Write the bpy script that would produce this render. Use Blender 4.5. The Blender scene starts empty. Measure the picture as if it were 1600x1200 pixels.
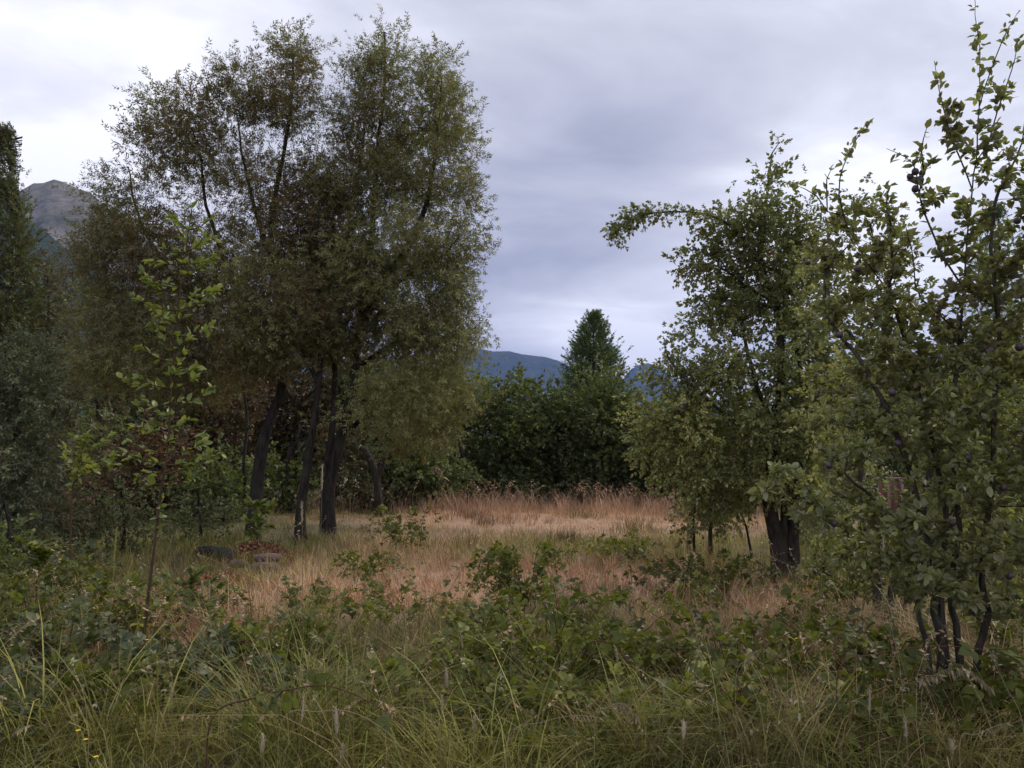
import bpy, math, random
import numpy as np
from mathutils import Vector, Matrix, Euler

# ------------------------------------------------------------------ camera, sky, sun, exposure
SC = bpy.context.scene
COL = SC.collection
EYE = 1.6
FPX = 1200.0                       # focal length in pixels of the 1600 px wide photograph
HORIZON = 725.0
PITCH = math.atan((HORIZON - 600.0) / FPX)

cam_d = bpy.data.cameras.new('camera')
cam = bpy.data.objects.new('camera', cam_d)
COL.objects.link(cam)
cam.location = (0, 0, EYE)
cam.rotation_euler = (math.radians(90) + PITCH, 0, 0)
cam_d.sensor_width = 36
cam_d.lens = 36 * FPX / 1600
cam_d.clip_start = 0.05
cam_d.clip_end = 40000
SC.camera = cam

SUN_EL, SUN_AZ = 48.0, 50.0        # degrees; azimuth clockwise from the view direction (+Y)
SC.view_settings.view_transform = 'Standard'
SC.view_settings.look = 'None'
SC.view_settings.exposure = 0.55
SC.view_settings.gamma = 1
SC.view_settings.use_curve_mapping = False


def raydir(px, py):
    dx, dz = (px - 800) / FPX, (600 - py) / FPX
    c, s = math.cos(PITCH), math.sin(PITCH)
    return np.array([dx, c - dz * s, s + dz * c])


def at(px, py, Y):
    d = raydir(px, py)
    return np.array([0, 0, EYE]) + d * (Y / d[1])


world = bpy.data.worlds.new('World')
SC.world = world
world.use_nodes = True
wn, wl = world.node_tree.nodes, world.node_tree.links
wn.clear()


def N(nodes, kind, **kw):
    n = nodes.new(kind)
    for k, v in kw.items():
        if k.startswith('i_'):
            n.inputs[k[2:].replace('_', ' ')].default_value = v
        elif k[0] == 'n' and k[1:].isdigit():
            n.inputs[int(k[1:])].default_value = v
        else:
            setattr(n, k, v)
    return n


def ramp(nodes, stops, interp='LINEAR'):
    r = nodes.new('ShaderNodeValToRGB')
    r.color_ramp.interpolation = interp
    e = r.color_ramp.elements
    while len(e) < len(stops):
        e.new(0.5)
    for i, (p, c) in enumerate(stops):
        e[i].position = p
        e[i].color = (*c, 1) if len(c) == 3 else c
    return r


def build_sky():
    out = N(wn, 'ShaderNodeOutputWorld')
    sky = N(wn, 'ShaderNodeTexSky', sky_type='NISHITA', sun_disc=False,
            sun_elevation=math.radians(SUN_EL), sun_rotation=math.radians(SUN_AZ))
    bg1 = N(wn, 'ShaderNodeBackground', i_Strength=0.08)
    wl.new(sky.outputs[0], bg1.inputs[0])
    tc = N(wn, 'ShaderNodeTexCoord')
    nrm = N(wn, 'ShaderNodeVectorMath', operation='NORMALIZE')
    wl.new(tc.outputs['Generated'], nrm.inputs[0])
    sep = N(wn, 'ShaderNodeSeparateXYZ')
    wl.new(nrm.outputs[0], sep.inputs[0])

    def m(op, a, b=None, c=None, clamp=False):
        n = N(wn, 'ShaderNodeMath', operation=op, use_clamp=clamp)
        for i, x in enumerate((a, b, c)):
            if x is None:
                continue
            if isinstance(x, (int, float)):
                n.inputs[i].default_value = x
            else:
                wl.new(x, n.inputs[i])
        return n.outputs[0]
    z = m('ADD', m('MAXIMUM', sep.outputs[2], 0.0), 0.22)
    comb = N(wn, 'ShaderNodeCombineXYZ')
    wl.new(m('DIVIDE', sep.outputs[0], z), comb.inputs[0])
    wl.new(m('DIVIDE', sep.outputs[1], z), comb.inputs[1])
    # cloud deck seen in perspective: big soft banks and finer streaks
    mp1 = N(wn, 'ShaderNodeMapping')
    mp1.inputs['Scale'].default_value = (0.75, 1.0, 1)
    mp1.inputs['Location'].default_value = (3.1, 1.7, 0.4)
    wl.new(comb.outputs[0], mp1.inputs[0])
    n1 = N(wn, 'ShaderNodeTexNoise', i_Scale=0.9, i_Detail=6.0, i_Roughness=0.52, i_Distortion=0.35)
    wl.new(mp1.outputs[0], n1.inputs['Vector'])
    mp2 = N(wn, 'ShaderNodeMapping')
    mp2.inputs['Scale'].default_value = (1.0, 1.7, 1)
    mp2.inputs['Location'].default_value = (8.0, 2.0, 0.0)
    wl.new(comb.outputs[0], mp2.inputs[0])
    n2 = N(wn, 'ShaderNodeTexNoise', i_Scale=1.6, i_Detail=7.0, i_Roughness=0.55, i_Distortion=0.5)
    wl.new(mp2.outputs[0], n2.inputs['Vector'])
    v = m('ADD', m('MULTIPLY', n1.outputs[0], 0.6), m('MULTIPLY', n2.outputs[0], 0.4))
    v = m('MULTIPLY_ADD', m('SUBTRACT', v, 0.5), 2.8, 0.67)

    def lobe(px, py, sharp, amt, flat=1.0):
        d = raydir(px, py)
        d = d / np.linalg.norm(d)
        sub = N(wn, 'ShaderNodeVectorMath', operation='SUBTRACT')
        wl.new(nrm.outputs[0], sub.inputs[0])
        sub.inputs[1].default_value = tuple(d)
        mul = N(wn, 'ShaderNodeVectorMath', operation='MULTIPLY')
        wl.new(sub.outputs[0], mul.inputs[0])
        mul.inputs[1].default_value = (1, 1, flat)
        ln = N(wn, 'ShaderNodeVectorMath', operation='LENGTH')
        wl.new(mul.outputs[0], ln.inputs[0])
        g = m('EXPONENT', m('MULTIPLY', m('MULTIPLY', ln.outputs['Value'], ln.outputs['Value']), -sharp))
        return m('MULTIPLY', g, amt)
    for a in SKY_LOBES:
        v = m('ADD', v, lobe(*a))
    cr = ramp(wn, [(0.0, (0.24, 0.248, 0.30)), (0.3, (0.345, 0.353, 0.412)), (0.6, (0.50, 0.503, 0.553)),
                   (0.85, (0.70, 0.70, 0.75)), (1.0, (0.86, 0.86, 0.90))])
    wl.new(v, cr.inputs[0])
    bg2 = N(wn, 'ShaderNodeBackground', i_Strength=1.0)
    wl.new(cr.outputs[0], bg2.inputs[0])
    # an overcast sky grows evenly brighter towards the zenith
    wl.new(m('MULTIPLY_ADD', m('MAXIMUM', sep.outputs[2], 0.0), 0.55, 0.86), bg2.inputs['Strength'])
    mix = N(wn, 'ShaderNodeMixShader', n0=0.93)
    wl.new(bg1.outputs[0], mix.inputs[1])
    wl.new(bg2.outputs[0], mix.inputs[2])
    wl.new(mix.outputs[0], out.inputs[0])


SKY_LOBES = [(1290, 190, 24, 0.38), (850, 350, 24, -0.34, 1.5), (600, 330, 14, -0.10), (1040, 60, 22, -0.20), (1180, 130, 40, -0.12), (960, 520, 60, 0.42, 2.2), (520, 20, 30, 0.15),
             (250, 40, 6, 0.10), (1080, 10, 60, 0.10), (60, 200, 12, 0.06)]
build_sky()

sun_d = bpy.data.lights.new('sun', 'SUN')
sun = bpy.data.objects.new('sun', sun_d)
COL.objects.link(sun)
sun_d.energy = 1.5
sun_d.angle = math.radians(14)
sun_d.color = (1.0, 0.90, 0.74)
_e, _a = math.radians(SUN_EL), math.radians(SUN_AZ)
_s = Vector((math.sin(_a) * math.cos(_e), math.cos(_a) * math.cos(_e), math.sin(_e)))
sun.rotation_euler = _s.to_track_quat('Z', 'Y').to_euler()
sun.location = _s * 60

SC.cycles.max_bounces = 5
SC.cycles.diffuse_bounces = 4
SC.cycles.glossy_bounces = 2
SC.cycles.transmission_bounces = 3
SC.cycles.transparent_max_bounces = 4
SC.cycles.volume_bounces = 1

# ------------------------------------------------------------------ helpers
RNG = np.random.default_rng(7)


def hgt(x, y):
    """ground height: gentle bumps, a slight hollow in front"""
    x = np.asarray(x, float)
    y = np.asarray(y, float)
    r = np.hypot(x, y)
    h = 0.05 * np.sin(x * 0.7 + 1.3) * np.cos(y * 0.53) + 0.035 * np.sin(x * 1.9 + y * 1.3) + 0.06 * np.sin(y * 0.31 + x * 0.12 + 2)
    return h * np.exp(-(r / 60.0) ** 2)


def gpt(px, py):
    d = raydir(px, py)
    t = EYE / -d[2]
    return np.array([d[0] * t, d[1] * t])


def on_ground(x, y, dz=0.0):
    return np.array([x, y, float(hgt(x, y)) + dz])


def wob(p, f, seed):
    """smooth pseudo noise in -1..1 of points p (N,3)"""
    p = np.asarray(p, float)
    s = seed * 1.7
    a = np.sin(p[..., 0] * f + s) + np.sin(p[..., 1] * f * 1.13 + s * 2.1) + np.sin(p[..., 2] * f * 0.93 + s * 3.3)
    b = np.sin((p[..., 0] + p[..., 1]) * f * 1.9 + s * 1.3) + np.sin((p[..., 1] - p[..., 2]) * f * 2.3 + s) + np.sin((p[..., 0] - p[..., 2]) * f * 1.7 + s * .7)
    return (a + 0.6 * b) / 4.0


class Geo:
    def __init__(s):
        s.v, s.q, s.t, s.qm, s.tm, s.a, s.b, s.n = [], [], [], [], [], [], [], 0

    def add(s, v, f, tint=0.5, dry=0.0, mat=0):
        v = np.asarray(v, float)
        f = np.asarray(f, np.int64)
        if len(f) == 0:
            s.v.append(v); s.a.append(np.full(len(v), tint)); s.b.append(np.full(len(v), dry)); s.n += len(v)
            return
        if f.shape[1] == 4:
            s.q.append(f + s.n); s.qm.append(np.full(len(f), mat))
        else:
            s.t.append(f + s.n); s.tm.append(np.full(len(f), mat))
        s.v.append(v)
        s.a.append(np.broadcast_to(np.asarray(tint, float), (len(v),)))
        s.b.append(np.broadcast_to(np.asarray(dry, float), (len(v),)))
        s.n += len(v)

    def tmpl(s, T, pos, R, sc, tint, dry=0.0):
        """many copies of template T joined into this mesh"""
        n = len(pos)
        if n == 0:
            return
        m = len(T['v'])
        sc = np.broadcast_to(np.asarray(sc, float), (n,))
        V = np.einsum('nij,mj->nmi', R, T['v']) * sc[:, None, None] + np.asarray(pos)[:, None, :]
        off = (np.arange(n) * m)[:, None, None] + s.n
        if len(T['q']):
            s.q.append((T['q'][None] + off).reshape(-1, 4)); s.qm.append(np.tile(T['qm'], n))
        if len(T['t']):
            s.t.append((T['t'][None] + off).reshape(-1, 3)); s.tm.append(np.tile(T['tm'], n))
        s.v.append(V.reshape(-1, 3))
        ti = np.broadcast_to(np.asarray(tint, float), (n,))
        dr = np.broadcast_to(np.asarray(dry, float), (n,))
        s.a.append((ti[:, None] + T['a'][None]).reshape(-1))
        s.b.append(np.repeat(dr, m))
        s.n += n * m

    def mesh(s, name, mats, smooth=False):
        V = np.concatenate(s.v)
        me = bpy.data.meshes.new(name)
        me.vertices.add(len(V))
        me.vertices.foreach_set('co', V.astype(np.float32).ravel())
        Q = np.concatenate(s.q) if s.q else np.zeros((0, 4), np.int64)
        T = np.concatenate(s.t) if s.t else np.zeros((0, 3), np.int64)
        li = np.concatenate([Q.ravel(), T.ravel()]).astype(np.int32)
        me.loops.add(len(li))
        me.loops.foreach_set('vertex_index', li)
        me.polygons.add(len(Q) + len(T))
        st = np.concatenate([np.arange(len(Q)) * 4, len(Q) * 4 + np.arange(len(T)) * 3]).astype(np.int32)
        me.polygons.foreach_set('loop_start', st)
        mi = np.concatenate([np.concatenate(s.qm) if s.qm else np.zeros(0), np.concatenate(s.tm) if s.tm else np.zeros(0)]).astype(np.int32)
        for mt in (mats if isinstance(mats, (list, tuple)) else [mats]):
            me.materials.append(mt)
        me.polygons.foreach_set('material_index', mi)
        if smooth:
            me.polygons.foreach_set('use_smooth', np.ones(len(mi), bool))
        for nm, arr in (('tint', s.a), ('dry', s.b)):
            at_ = me.attributes.new(nm, 'FLOAT', 'POINT')
            at_.data.foreach_set('value', np.concatenate(arr).astype(np.float32))
        me.update(calc_edges=True)
        return me

    def build(s, name, mats, parent=None, smooth=False, kind=None):
        o = bpy.data.objects.new(name, s.mesh(name, mats, smooth))
        COL.objects.link(o)
        if parent is not None:
            o.parent = parent
            o.matrix_parent_inverse = parent.matrix_basis.inverted()
        if kind:
            o['kind'] = kind
        return o

    def as_template(s):
        return dict(v=np.concatenate(s.v), q=np.concatenate(s.q) if s.q else np.zeros((0, 4), int),
                    t=np.concatenate(s.t) if s.t else np.zeros((0, 3), int),
                    qm=np.concatenate(s.qm) if s.qm else np.zeros(0), tm=np.concatenate(s.tm) if s.tm else np.zeros(0),
                    a=np.concatenate(s.a))


def thing(name, label, cat, loc, group=None):
    o = bpy.data.objects.new(name, None)
    COL.objects.link(o)
    o.location = tuple(loc)
    o.empty_display_size = 0.2
    o['label'] = label
    o['category'] = cat
    if group:
        o['group'] = group
    o.matrix_basis      # settle
    bpy_mat = Matrix.Translation(Vector(tuple(loc)))
    o.matrix_basis = bpy_mat
    return o


def unit(v):
    v = np.asarray(v, float)
    return v / np.maximum(np.linalg.norm(v, axis=-1, keepdims=True), 1e-9)


def frames(d, roll=None, up=None):
    """rotation matrices with local +Y along d; local Z (leaf face normal) near `up`, turned by roll"""
    d = unit(np.atleast_2d(d))
    n = len(d)
    up = np.tile([0, 0, 1.0], (n, 1)) if up is None else np.asarray(up, float)
    x = np.cross(d, up)
    bad = np.linalg.norm(x, axis=1) < 1e-3
    x[bad] = [1, 0, 0]
    x = unit(x)
    z = np.cross(x, d)
    if roll is not None:
        c, s_ = np.cos(roll)[:, None], np.sin(roll)[:, None]
        x, z = x * c + z * s_, z * c - x * s_
    return np.stack([x, d, z], axis=2)


def tube(g, P, Rr, sides=6, tint=0.5, mat=0, cap=True, twist=0.0):
    P = np.asarray(P, float)
    n = len(P)
    Rr = np.broadcast_to(np.asarray(Rr, float), (n,))
    T = unit(np.gradient(P, axis=0))
    u = np.cross(T[0], [0.3, 0.9, 0.1])
    if np.linalg.norm(u) < 1e-3:
        u = np.cross(T[0], [1, 0, 0])
    u = unit(u)
    U = np.zeros((n, 3))
    for i in range(n):
        u = u - T[i] * np.dot(u, T[i])
        u = u / (np.linalg.norm(u) + 1e-9)
        U[i] = u
    W = np.cross(T, U)
    a = np.arange(sides) * 2 * math.pi / sides
    V = P[:, None] + (U[:, None] * np.cos(a)[None, :, None] + W[:, None] * np.sin(a)[None, :, None]) * Rr[:, None, None]
    V = V.reshape(-1, 3)
    i, j = np.meshgrid(np.arange(n - 1), np.arange(sides), indexing='ij')
    i, j = i.ravel(), j.ravel()
    j2 = (j + 1) % sides
    F = np.stack([i * sides + j, i * sides + j2, (i + 1) * sides + j2, (i + 1) * sides + j], 1)
    g.add(V, F, tint, 0, mat)
    if cap:
        for r0, c, flip in ((0, P[0], 1), ((n - 1) * sides, P[-1], 0)):
            vv = np.concatenate([V[r0:r0 + sides], [c]])
            k = np.arange(sides)
            ff = np.stack([k, (k + 1) % sides, np.full(sides, sides)], 1)
            if flip:
                ff = ff[:, ::-1]
            g.add(vv, ff, tint, 0, mat)


def smooth_path(P, n):
    """Catmull-Rom through the points"""
    P = np.asarray(P, float)
    if len(P) == 2:
        t = np.linspace(0, 1, n)[:, None]
        return P[0] * (1 - t) + P[1] * t
    Q = np.vstack([2 * P[0] - P[1], P, 2 * P[-1] - P[-2]])
    ts = np.linspace(0, len(P) - 1 - 1e-6, n)
    k = ts.astype(int)
    f = (ts - k)[:, None]
    a, b, c, d = Q[k], Q[k + 1], Q[k + 2], Q[k + 3]
    return 0.5 * ((2 * b) + (c - a) * f + (2 * a - 5 * b + 4 * c - d) * f ** 2 + (3 * b - a - 3 * c + d) * f ** 3)


# ------------------------------------------------------------------ materials
def new_mat(name):
    m = bpy.data.materials.new(name)
    m.use_nodes = True
    m.node_tree.nodes.clear()
    return m, m.node_tree.nodes, m.node_tree.links


def leaf_mat(name, stops, under=(1.25, 1.2, 1.3), rough=0.5, transl=0.28, spec=0.35, gain=1.5):
    stops = [(p, (c[0] * gain * 1.12, c[1] * gain, c[2] * gain * .78)) for p, c in stops]
    m, n, l = new_mat(name)
    out = N(n, 'ShaderNodeOutputMaterial')
    att = N(n, 'ShaderNodeAttribute', attribute_name='tint')
    cr = ramp(n, stops)
    l.new(att.outputs['Fac'], cr.inputs[0])
    col = cr.outputs[0]
    # blotches on each blade
    tc = N(n, 'ShaderNodeTexCoord')
    nz = N(n, 'ShaderNodeTexNoise', i_Scale=35.0, i_Detail=2.0)
    l.new(tc.outputs['Object'], nz.inputs['Vector'])
    mr = N(n, 'ShaderNodeMapRange', n1=0.3, n2=0.7, n3=0.78, n4=1.18)
    l.new(nz.outputs[0], mr.inputs[0])
    mul = N(n, 'ShaderNodeVectorMath', operation='SCALE')
    l.new(col, mul.inputs[0])
    l.new(mr.outputs[0], mul.inputs['Scale'])
    geo = N(n, 'ShaderNodeNewGeometry')
    mu2 = N(n, 'ShaderNodeVectorMath', operation='MULTIPLY')
    l.new(mul.outputs[0], mu2.inputs[0])
    mu2.inputs[1].default_value = under
    mx = N(n, 'ShaderNodeMix', data_type='RGBA')
    l.new(geo.outputs['Backfacing'], mx.inputs[0])
    l.new(mul.outputs[0], mx.inputs[6])
    l.new(mu2.outputs[0], mx.inputs[7])
    p = N(n, 'ShaderNodeBsdfPrincipled', i_Roughness=rough)
    p.inputs['Specular IOR Level'].default_value = spec
    l.new(mx.outputs[2], p.inputs['Base Color'])
    tr = N(n, 'ShaderNodeBsdfTranslucent')
    tcol = N(n, 'ShaderNodeVectorMath', operation='MULTIPLY')
    l.new(mul.outputs[0], tcol.inputs[0])
    tcol.inputs[1].default_value = (1.35, 1.5, 0.7)
    l.new(tcol.outputs[0], tr.inputs[0])
    ms = N(n, 'ShaderNodeMixShader', n0=transl)
    l.new(p.outputs[0], ms.inputs[1])
    l.new(tr.outputs[0], ms.inputs[2])
    l.new(ms.outputs[0], out.inputs[0])
    return m


def grass_mat(name, green, dry, transl=0.2):
    m, n, l = new_mat(name)
    out = N(n, 'ShaderNodeOutputMaterial')
    att = N(n, 'ShaderNodeAttribute', attribute_name='tint')
    dr = N(n, 'ShaderNodeAttribute', attribute_name='dry')
    g = ramp(n, green)
    d = ramp(n, dry)
    l.new(att.outputs['Fac'], g.inputs[0])
    l.new(att.outputs['Fac'], d.inputs[0])
    mx = N(n, 'ShaderNodeMix', data_type='RGBA')
    l.new(dr.outputs['Fac'], mx.inputs[0])
    l.new(g.outputs[0], mx.inputs[6])
    l.new(d.outputs[0], mx.inputs[7])
    p = N(n, 'ShaderNodeBsdfPrincipled', i_Roughness=0.55)
    p.inputs['Specular IOR Level'].default_value = 0.3
    l.new(mx.outputs[2], p.inputs['Base Color'])
    tr = N(n, 'ShaderNodeBsdfTranslucent')
    l.new(mx.outputs[2], tr.inputs[0])
    ms = N(n, 'ShaderNodeMixShader', n0=transl)
    l.new(p.outputs[0], ms.inputs[1])
    l.new(tr.outputs[0], ms.inputs[2])
    l.new(ms.outputs[0], out.inputs[0])
    return m


def bark_mat(name, c0, c1, scale=9.0, moss=None, bump=0.6):
    m, n, l = new_mat(name)
    out = N(n, 'ShaderNodeOutputMaterial')
    tc = N(n, 'ShaderNodeTexCoord')
    mp = N(n, 'ShaderNodeMapping')
    mp.inputs['Scale'].default_value = (1, 1, 0.22)
    l.new(tc.outputs['Object'], mp.inputs[0])
    nz = N(n, 'ShaderNodeTexNoise', i_Scale=scale, i_Detail=8.0, i_Roughness=0.65, i_Distortion=0.6)
    l.new(mp.outputs[0], nz.inputs['Vector'])
    vo = N(n, 'ShaderNodeTexVoronoi', i_Scale=scale * 2.2)
    l.new(mp.outputs[0], vo.inputs['Vector'])
    cr = ramp(n, [(0.3, c0), (0.7, c1)])
    l.new(nz.outputs[0], cr.inputs[0])
    col = cr.outputs[0]
    if moss:
        n2 = N(n, 'ShaderNodeTexNoise', i_Scale=2.5, i_Detail=5.0)
        l.new(tc.outputs['Object'], n2.inputs['Vector'])
        r2 = ramp(n, [(0.52, (0, 0, 0)), (0.68, (0.7, 0.7, 0.7))])
        l.new(n2.outputs[0], r2.inputs[0])
        mx = N(n, 'ShaderNodeMix', data_type='RGBA')
        l.new(r2.outputs[0], mx.inputs[0])
        l.new(col, mx.inputs[6])
        mx.inputs[7].default_value = (*moss, 1)
        col = mx.outputs[2]
    p = N(n, 'ShaderNodeBsdfPrincipled', i_Roughness=0.9)
    p.inputs['Specular IOR Level'].default_value = 0.15
    l.new(col, p.inputs['Base Color'])
    ad = N(n, 'ShaderNodeMath', operation='ADD')
    l.new(nz.outputs[0], ad.inputs[0])
    l.new(vo.outputs['Distance'], ad.inputs[1])
    b = N(n, 'ShaderNodeBump', i_Strength=bump, i_Distance=0.03)
    l.new(ad.outputs[0], b.inputs['Height'])
    l.new(b.outputs[0], p.inputs['Normal'])
    l.new(p.outputs[0], out.inputs[0])
    return m


M = {}
M['willow'] = leaf_mat('willow_foliage', [(0.0, (0.050, 0.034, 0.020)), (0.3, (0.070, 0.062, 0.032)), (0.6, (0.066, 0.076, 0.038)), (1.0, (0.120, 0.130, 0.066))], transl=0.28, gain=2.25)
M['dark_leaf'] = leaf_mat('dark_broadleaf', [(0.0, (0.024, 0.030, 0.015)), (0.5, (0.044, 0.060, 0.025)), (1.0, (0.090, 0.115, 0.042))], transl=0.28, gain=2.6)
M['brown_leaf'] = leaf_mat('brown_olive_foliage', [(0.0, (0.055, 0.032, 0.024)), (0.4, (0.060, 0.048, 0.030)), (0.7, (0.045, 0.060, 0.032)), (1.0, (0.085, 0.105, 0.05))], transl=0.22, gain=2.0)
M['grey_leaf'] = leaf_mat('grey_green_foliage', [(0.0, (0.040, 0.052, 0.036)), (0.5, (0.072, 0.092, 0.062)), (1.0, (0.15, 0.17, 0.105))], transl=0.2, gain=1.2)
M['conifer'] = leaf_mat('conifer_foliage', [(0.0, (0.020, 0.032, 0.022)), (0.5, (0.034, 0.055, 0.032)), (1.0, (0.08, 0.10, 0.045))], transl=0.2, gain=2.6)
M['pear'] = leaf_mat('pear_foliage', [(0.0, (0.055, 0.040, 0.022)), (0.25, (0.050, 0.062, 0.028)), (0.6, (0.082, 0.100, 0.046)), (1.0, (0.17, 0.185, 0.09))], gain=2.35, transl=0.28, under=(1.5, 1.4, 1.7))
M['plum'] = leaf_mat('plum_foliage', [(0.0, (0.050, 0.045, 0.028)), (0.3, (0.056, 0.066, 0.038)), (0.65, (0.085, 0.100, 0.054)), (1.0, (0.16, 0.18, 0.07))], transl=0.36, under=(1.6, 1.5, 1.7), rough=0.42, spec=0.5, gain=2.6)
M['sapling'] = leaf_mat('sapling_foliage', [(0.0, (0.08, 0.11, 0.035)), (0.5, (0.13, 0.18, 0.05)), (1.0, (0.26, 0.29, 0.075))], gain=1.15, transl=0.34, under=(1.5, 1.4, 1.9), rough=0.4, spec=0.45)
M['bramble'] = leaf_mat('bramble_foliage', [(0.0, (0.038, 0.046, 0.018)), (0.5, (0.068, 0.088, 0.022)), (1.0, (0.15, 0.17, 0.036))], transl=0.3, under=(1.5, 1.45, 1.4), rough=0.5, spec=0.3, gain=1.45)
M['herb'] = leaf_mat('blue_green_herb', [(0.0, (0.040, 0.060, 0.042)), (0.5, (0.070, 0.090, 0.046)), (1.0, (0.13, 0.155, 0.085))], transl=0.25, under=(1.5, 1.4, 1.5), rough=0.5, gain=1.3)
M['litter'] = leaf_mat('dead_leaves', [(0.0, (0.07, 0.03, 0.02)), (0.5, (0.16, 0.075, 0.05)), (1.0, (0.30, 0.17, 0.11))], transl=0.1)
M['grass'] = grass_mat('grass_blades',
                       [(0.0, (0.050, 0.050, 0.013)), (0.5, (0.150, 0.160, 0.030)), (1.0, (0.38, 0.36, 0.085))],
                       [(0.0, (0.16, 0.078, 0.042)), (0.45, (0.47, 0.275, 0.150)), (1.0, (0.85, 0.57, 0.35))])
M['straw'] = grass_mat('dry_straw', [(0, (0.15, 0.13, 0.06)), (0.5, (0.29, 0.24, 0.13)), (1, (0.50, 0.42, 0.27))],
                       [(0.0, (0.24, 0.12, 0.08)), (0.5, (0.46, 0.29, 0.18)), (1.0, (0.72, 0.50, 0.33))], 0.25)
M['bark'] = bark_mat('dark_bark', (0.012, 0.010, 0.009), (0.070, 0.056, 0.047), 11, moss=(0.06, 0.065, 0.045), bump=1.0)
M['bark_grey'] = bark_mat('grey_bark', (0.022, 0.018, 0.015), (0.105, 0.085, 0.066), 18, moss=(0.13, 0.13, 0.11), bump=0.9)
M['stem'] = bark_mat('young_stem', (0.05, 0.03, 0.022), (0.12, 0.075, 0.05), 30, bump=0.2)
M['cane'] = bark_mat('bramble_cane', (0.08, 0.03, 0.025), (0.14, 0.08, 0.04), 30, bump=0.2)


def ground_mat():
    m, n, l = new_mat('meadow_ground')
    out = N(n, 'ShaderNodeOutputMaterial')
    dr = N(n, 'ShaderNodeAttribute', attribute_name='dry')
    tc = N(n, 'ShaderNodeTexCoord')
    nz = N(n, 'ShaderNodeTexNoise', i_Scale=2.2, i_Detail=9.0, i_Roughness=0.7)
    l.new(tc.outputs['Object'], nz.inputs['Vector'])
    nf = N(n, 'ShaderNodeTexNoise', i_Scale=26.0, i_Detail=6.0, i_Roughness=0.7)
    l.new(tc.outputs['Object'], nf.inputs['Vector'])
    g = ramp(n, [(0.3, (0.035, 0.032, 0.018)), (0.5, (0.075, 0.070, 0.032)), (0.72, (0.14, 0.10, 0.06))])
    l.new(nz.outputs[0], g.inputs[0])
    d = ramp(n, [(0.3, (0.20, 0.12, 0.075)), (0.5, (0.38, 0.24, 0.15)), (0.72, (0.54, 0.37, 0.24))])
    l.new(nf.outputs[0], d.inputs[0])
    mx = N(n, 'ShaderNodeMix', data_type='RGBA')
    l.new(dr.outputs['Fac'], mx.inputs[0])
    l.new(g.outputs[0], mx.inputs[6])
    l.new(d.outputs[0], mx.inputs[7])
    p = N(n, 'ShaderNodeBsdfPrincipled', i_Roughness=0.95)
    l.new(mx.outputs[2], p.inputs['Base Color'])
    b = N(n, 'ShaderNodeBump', i_Strength=0.6, i_Distance=0.05)
    l.new(nf.outputs[0], b.inputs['Height'])
    l.new(b.outputs[0], p.inputs['Normal'])
    l.new(p.outputs[0], out.inputs[0])
    return m


def hill_mat(name, rock, scrub, forest, bias):
    m, n, l = new_mat(name)
    out = N(n, 'ShaderNodeOutputMaterial')
    tc = N(n, 'ShaderNodeTexCoord')
    n1 = N(n, 'ShaderNodeTexNoise', i_Scale=0.006, i_Detail=10.0, i_Roughness=0.65)
    n2 = N(n, 'ShaderNodeTexNoise', i_Scale=0.035, i_Detail=8.0, i_Roughness=0.75)
    l.new(tc.outputs['Object'], n1.inputs['Vector'])
    l.new(tc.outputs['Object'], n2.inputs['Vector'])
    r1 = ramp(n, [(0.36, forest), (0.47, scrub), (0.62, rock)])
    ad = N(n, 'ShaderNodeMath', operation='MULTIPLY_ADD', n1=0.5, n2=bias)
    l.new(n2.outputs[0], ad.inputs[0])
    a2 = N(n, 'ShaderNodeMath', operation='MULTIPLY_ADD', n1=0.5)
    l.new(n1.outputs[0], a2.inputs[0])
    l.new(ad.outputs[0], a2.inputs[2])
    l.new(a2.outputs[0], r1.inputs[0])
    p = N(n, 'ShaderNodeBsdfPrincipled', i_Roughness=1.0)
    p.inputs['Specular IOR Level'].default_value = 0.05
    l.new(r1.outputs[0], p.inputs['Base Color'])
    b = N(n, 'ShaderNodeBump', i_Strength=1.0, i_Distance=12.0)
    l.new(n2.outputs[0], b.inputs['Height'])
    l.new(b.outputs[0], p.inputs['Normal'])
    l.new(p.outputs[0], out.inputs[0])
    return m


M['ground'] = ground_mat()
M['hill_near'] = hill_mat('scrubby_mountain', (0.30, 0.26, 0.22), (0.15, 0.14, 0.085), (0.05, 0.065, 0.035), 0.0)
M['hill_wood'] = hill_mat('wooded_slope', (0.06, 0.08, 0.05), (0.035, 0.055, 0.03), (0.018, 0.03, 0.02), 0.0)
M['hill_far'] = hill_mat('distant_ridge', (0.07, 0.085, 0.06), (0.035, 0.055, 0.04), (0.02, 0.033, 0.025), 0.0)

# ------------------------------------------------------------------ ground
# dry spots: (x, y, rx, ry, amount); the pale meadow, bleached patches and green spots
def spot(px, py, rx, ry, amt):
    p = gpt(px, py)
    return (p[0], p[1], rx, ry, amt)


DRY = [(1.9, 22.5, 6.2, 6.0, 1.25), (-7, 19, 5.0, 4.0, -0.2), spot(690, 920, 1.6, 1.6, 1.0), spot(640, 860, 1.8, 1.6, 0.45), spot(50, 800, 4.0, 3.2, 0.6),
       spot(950, 905, 2.4, 1.3, 0.85), spot(340, 950, 1.5, 1.4, 0.55), spot(300, 1010, 1.0, 0.8, 0.6), spot(1060, 935, 2.2, 1.0, 0.5), spot(1180, 950, 2.0, 1.0, 0.4), spot(1500, 1050, 1.5, 0.9, 0.4),
       spot(520, 815, 2.2, 1.4, 0.15), spot(230, 1090, 0.7, 0.5, 0.45), spot(1080, 1000, 0.8, 0.6, 0.3), spot(560, 890, 2.6, 1.2, 0.4),
       spot(740, 1010, 1.0, 0.5, 0.35), spot(1300, 1000, 1.3, 0.7, 0.35),
       spot(600, 1120, 1.6, 0.8, -0.3), spot(1350, 880, 2.0, 1.2, -0.1)]


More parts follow.
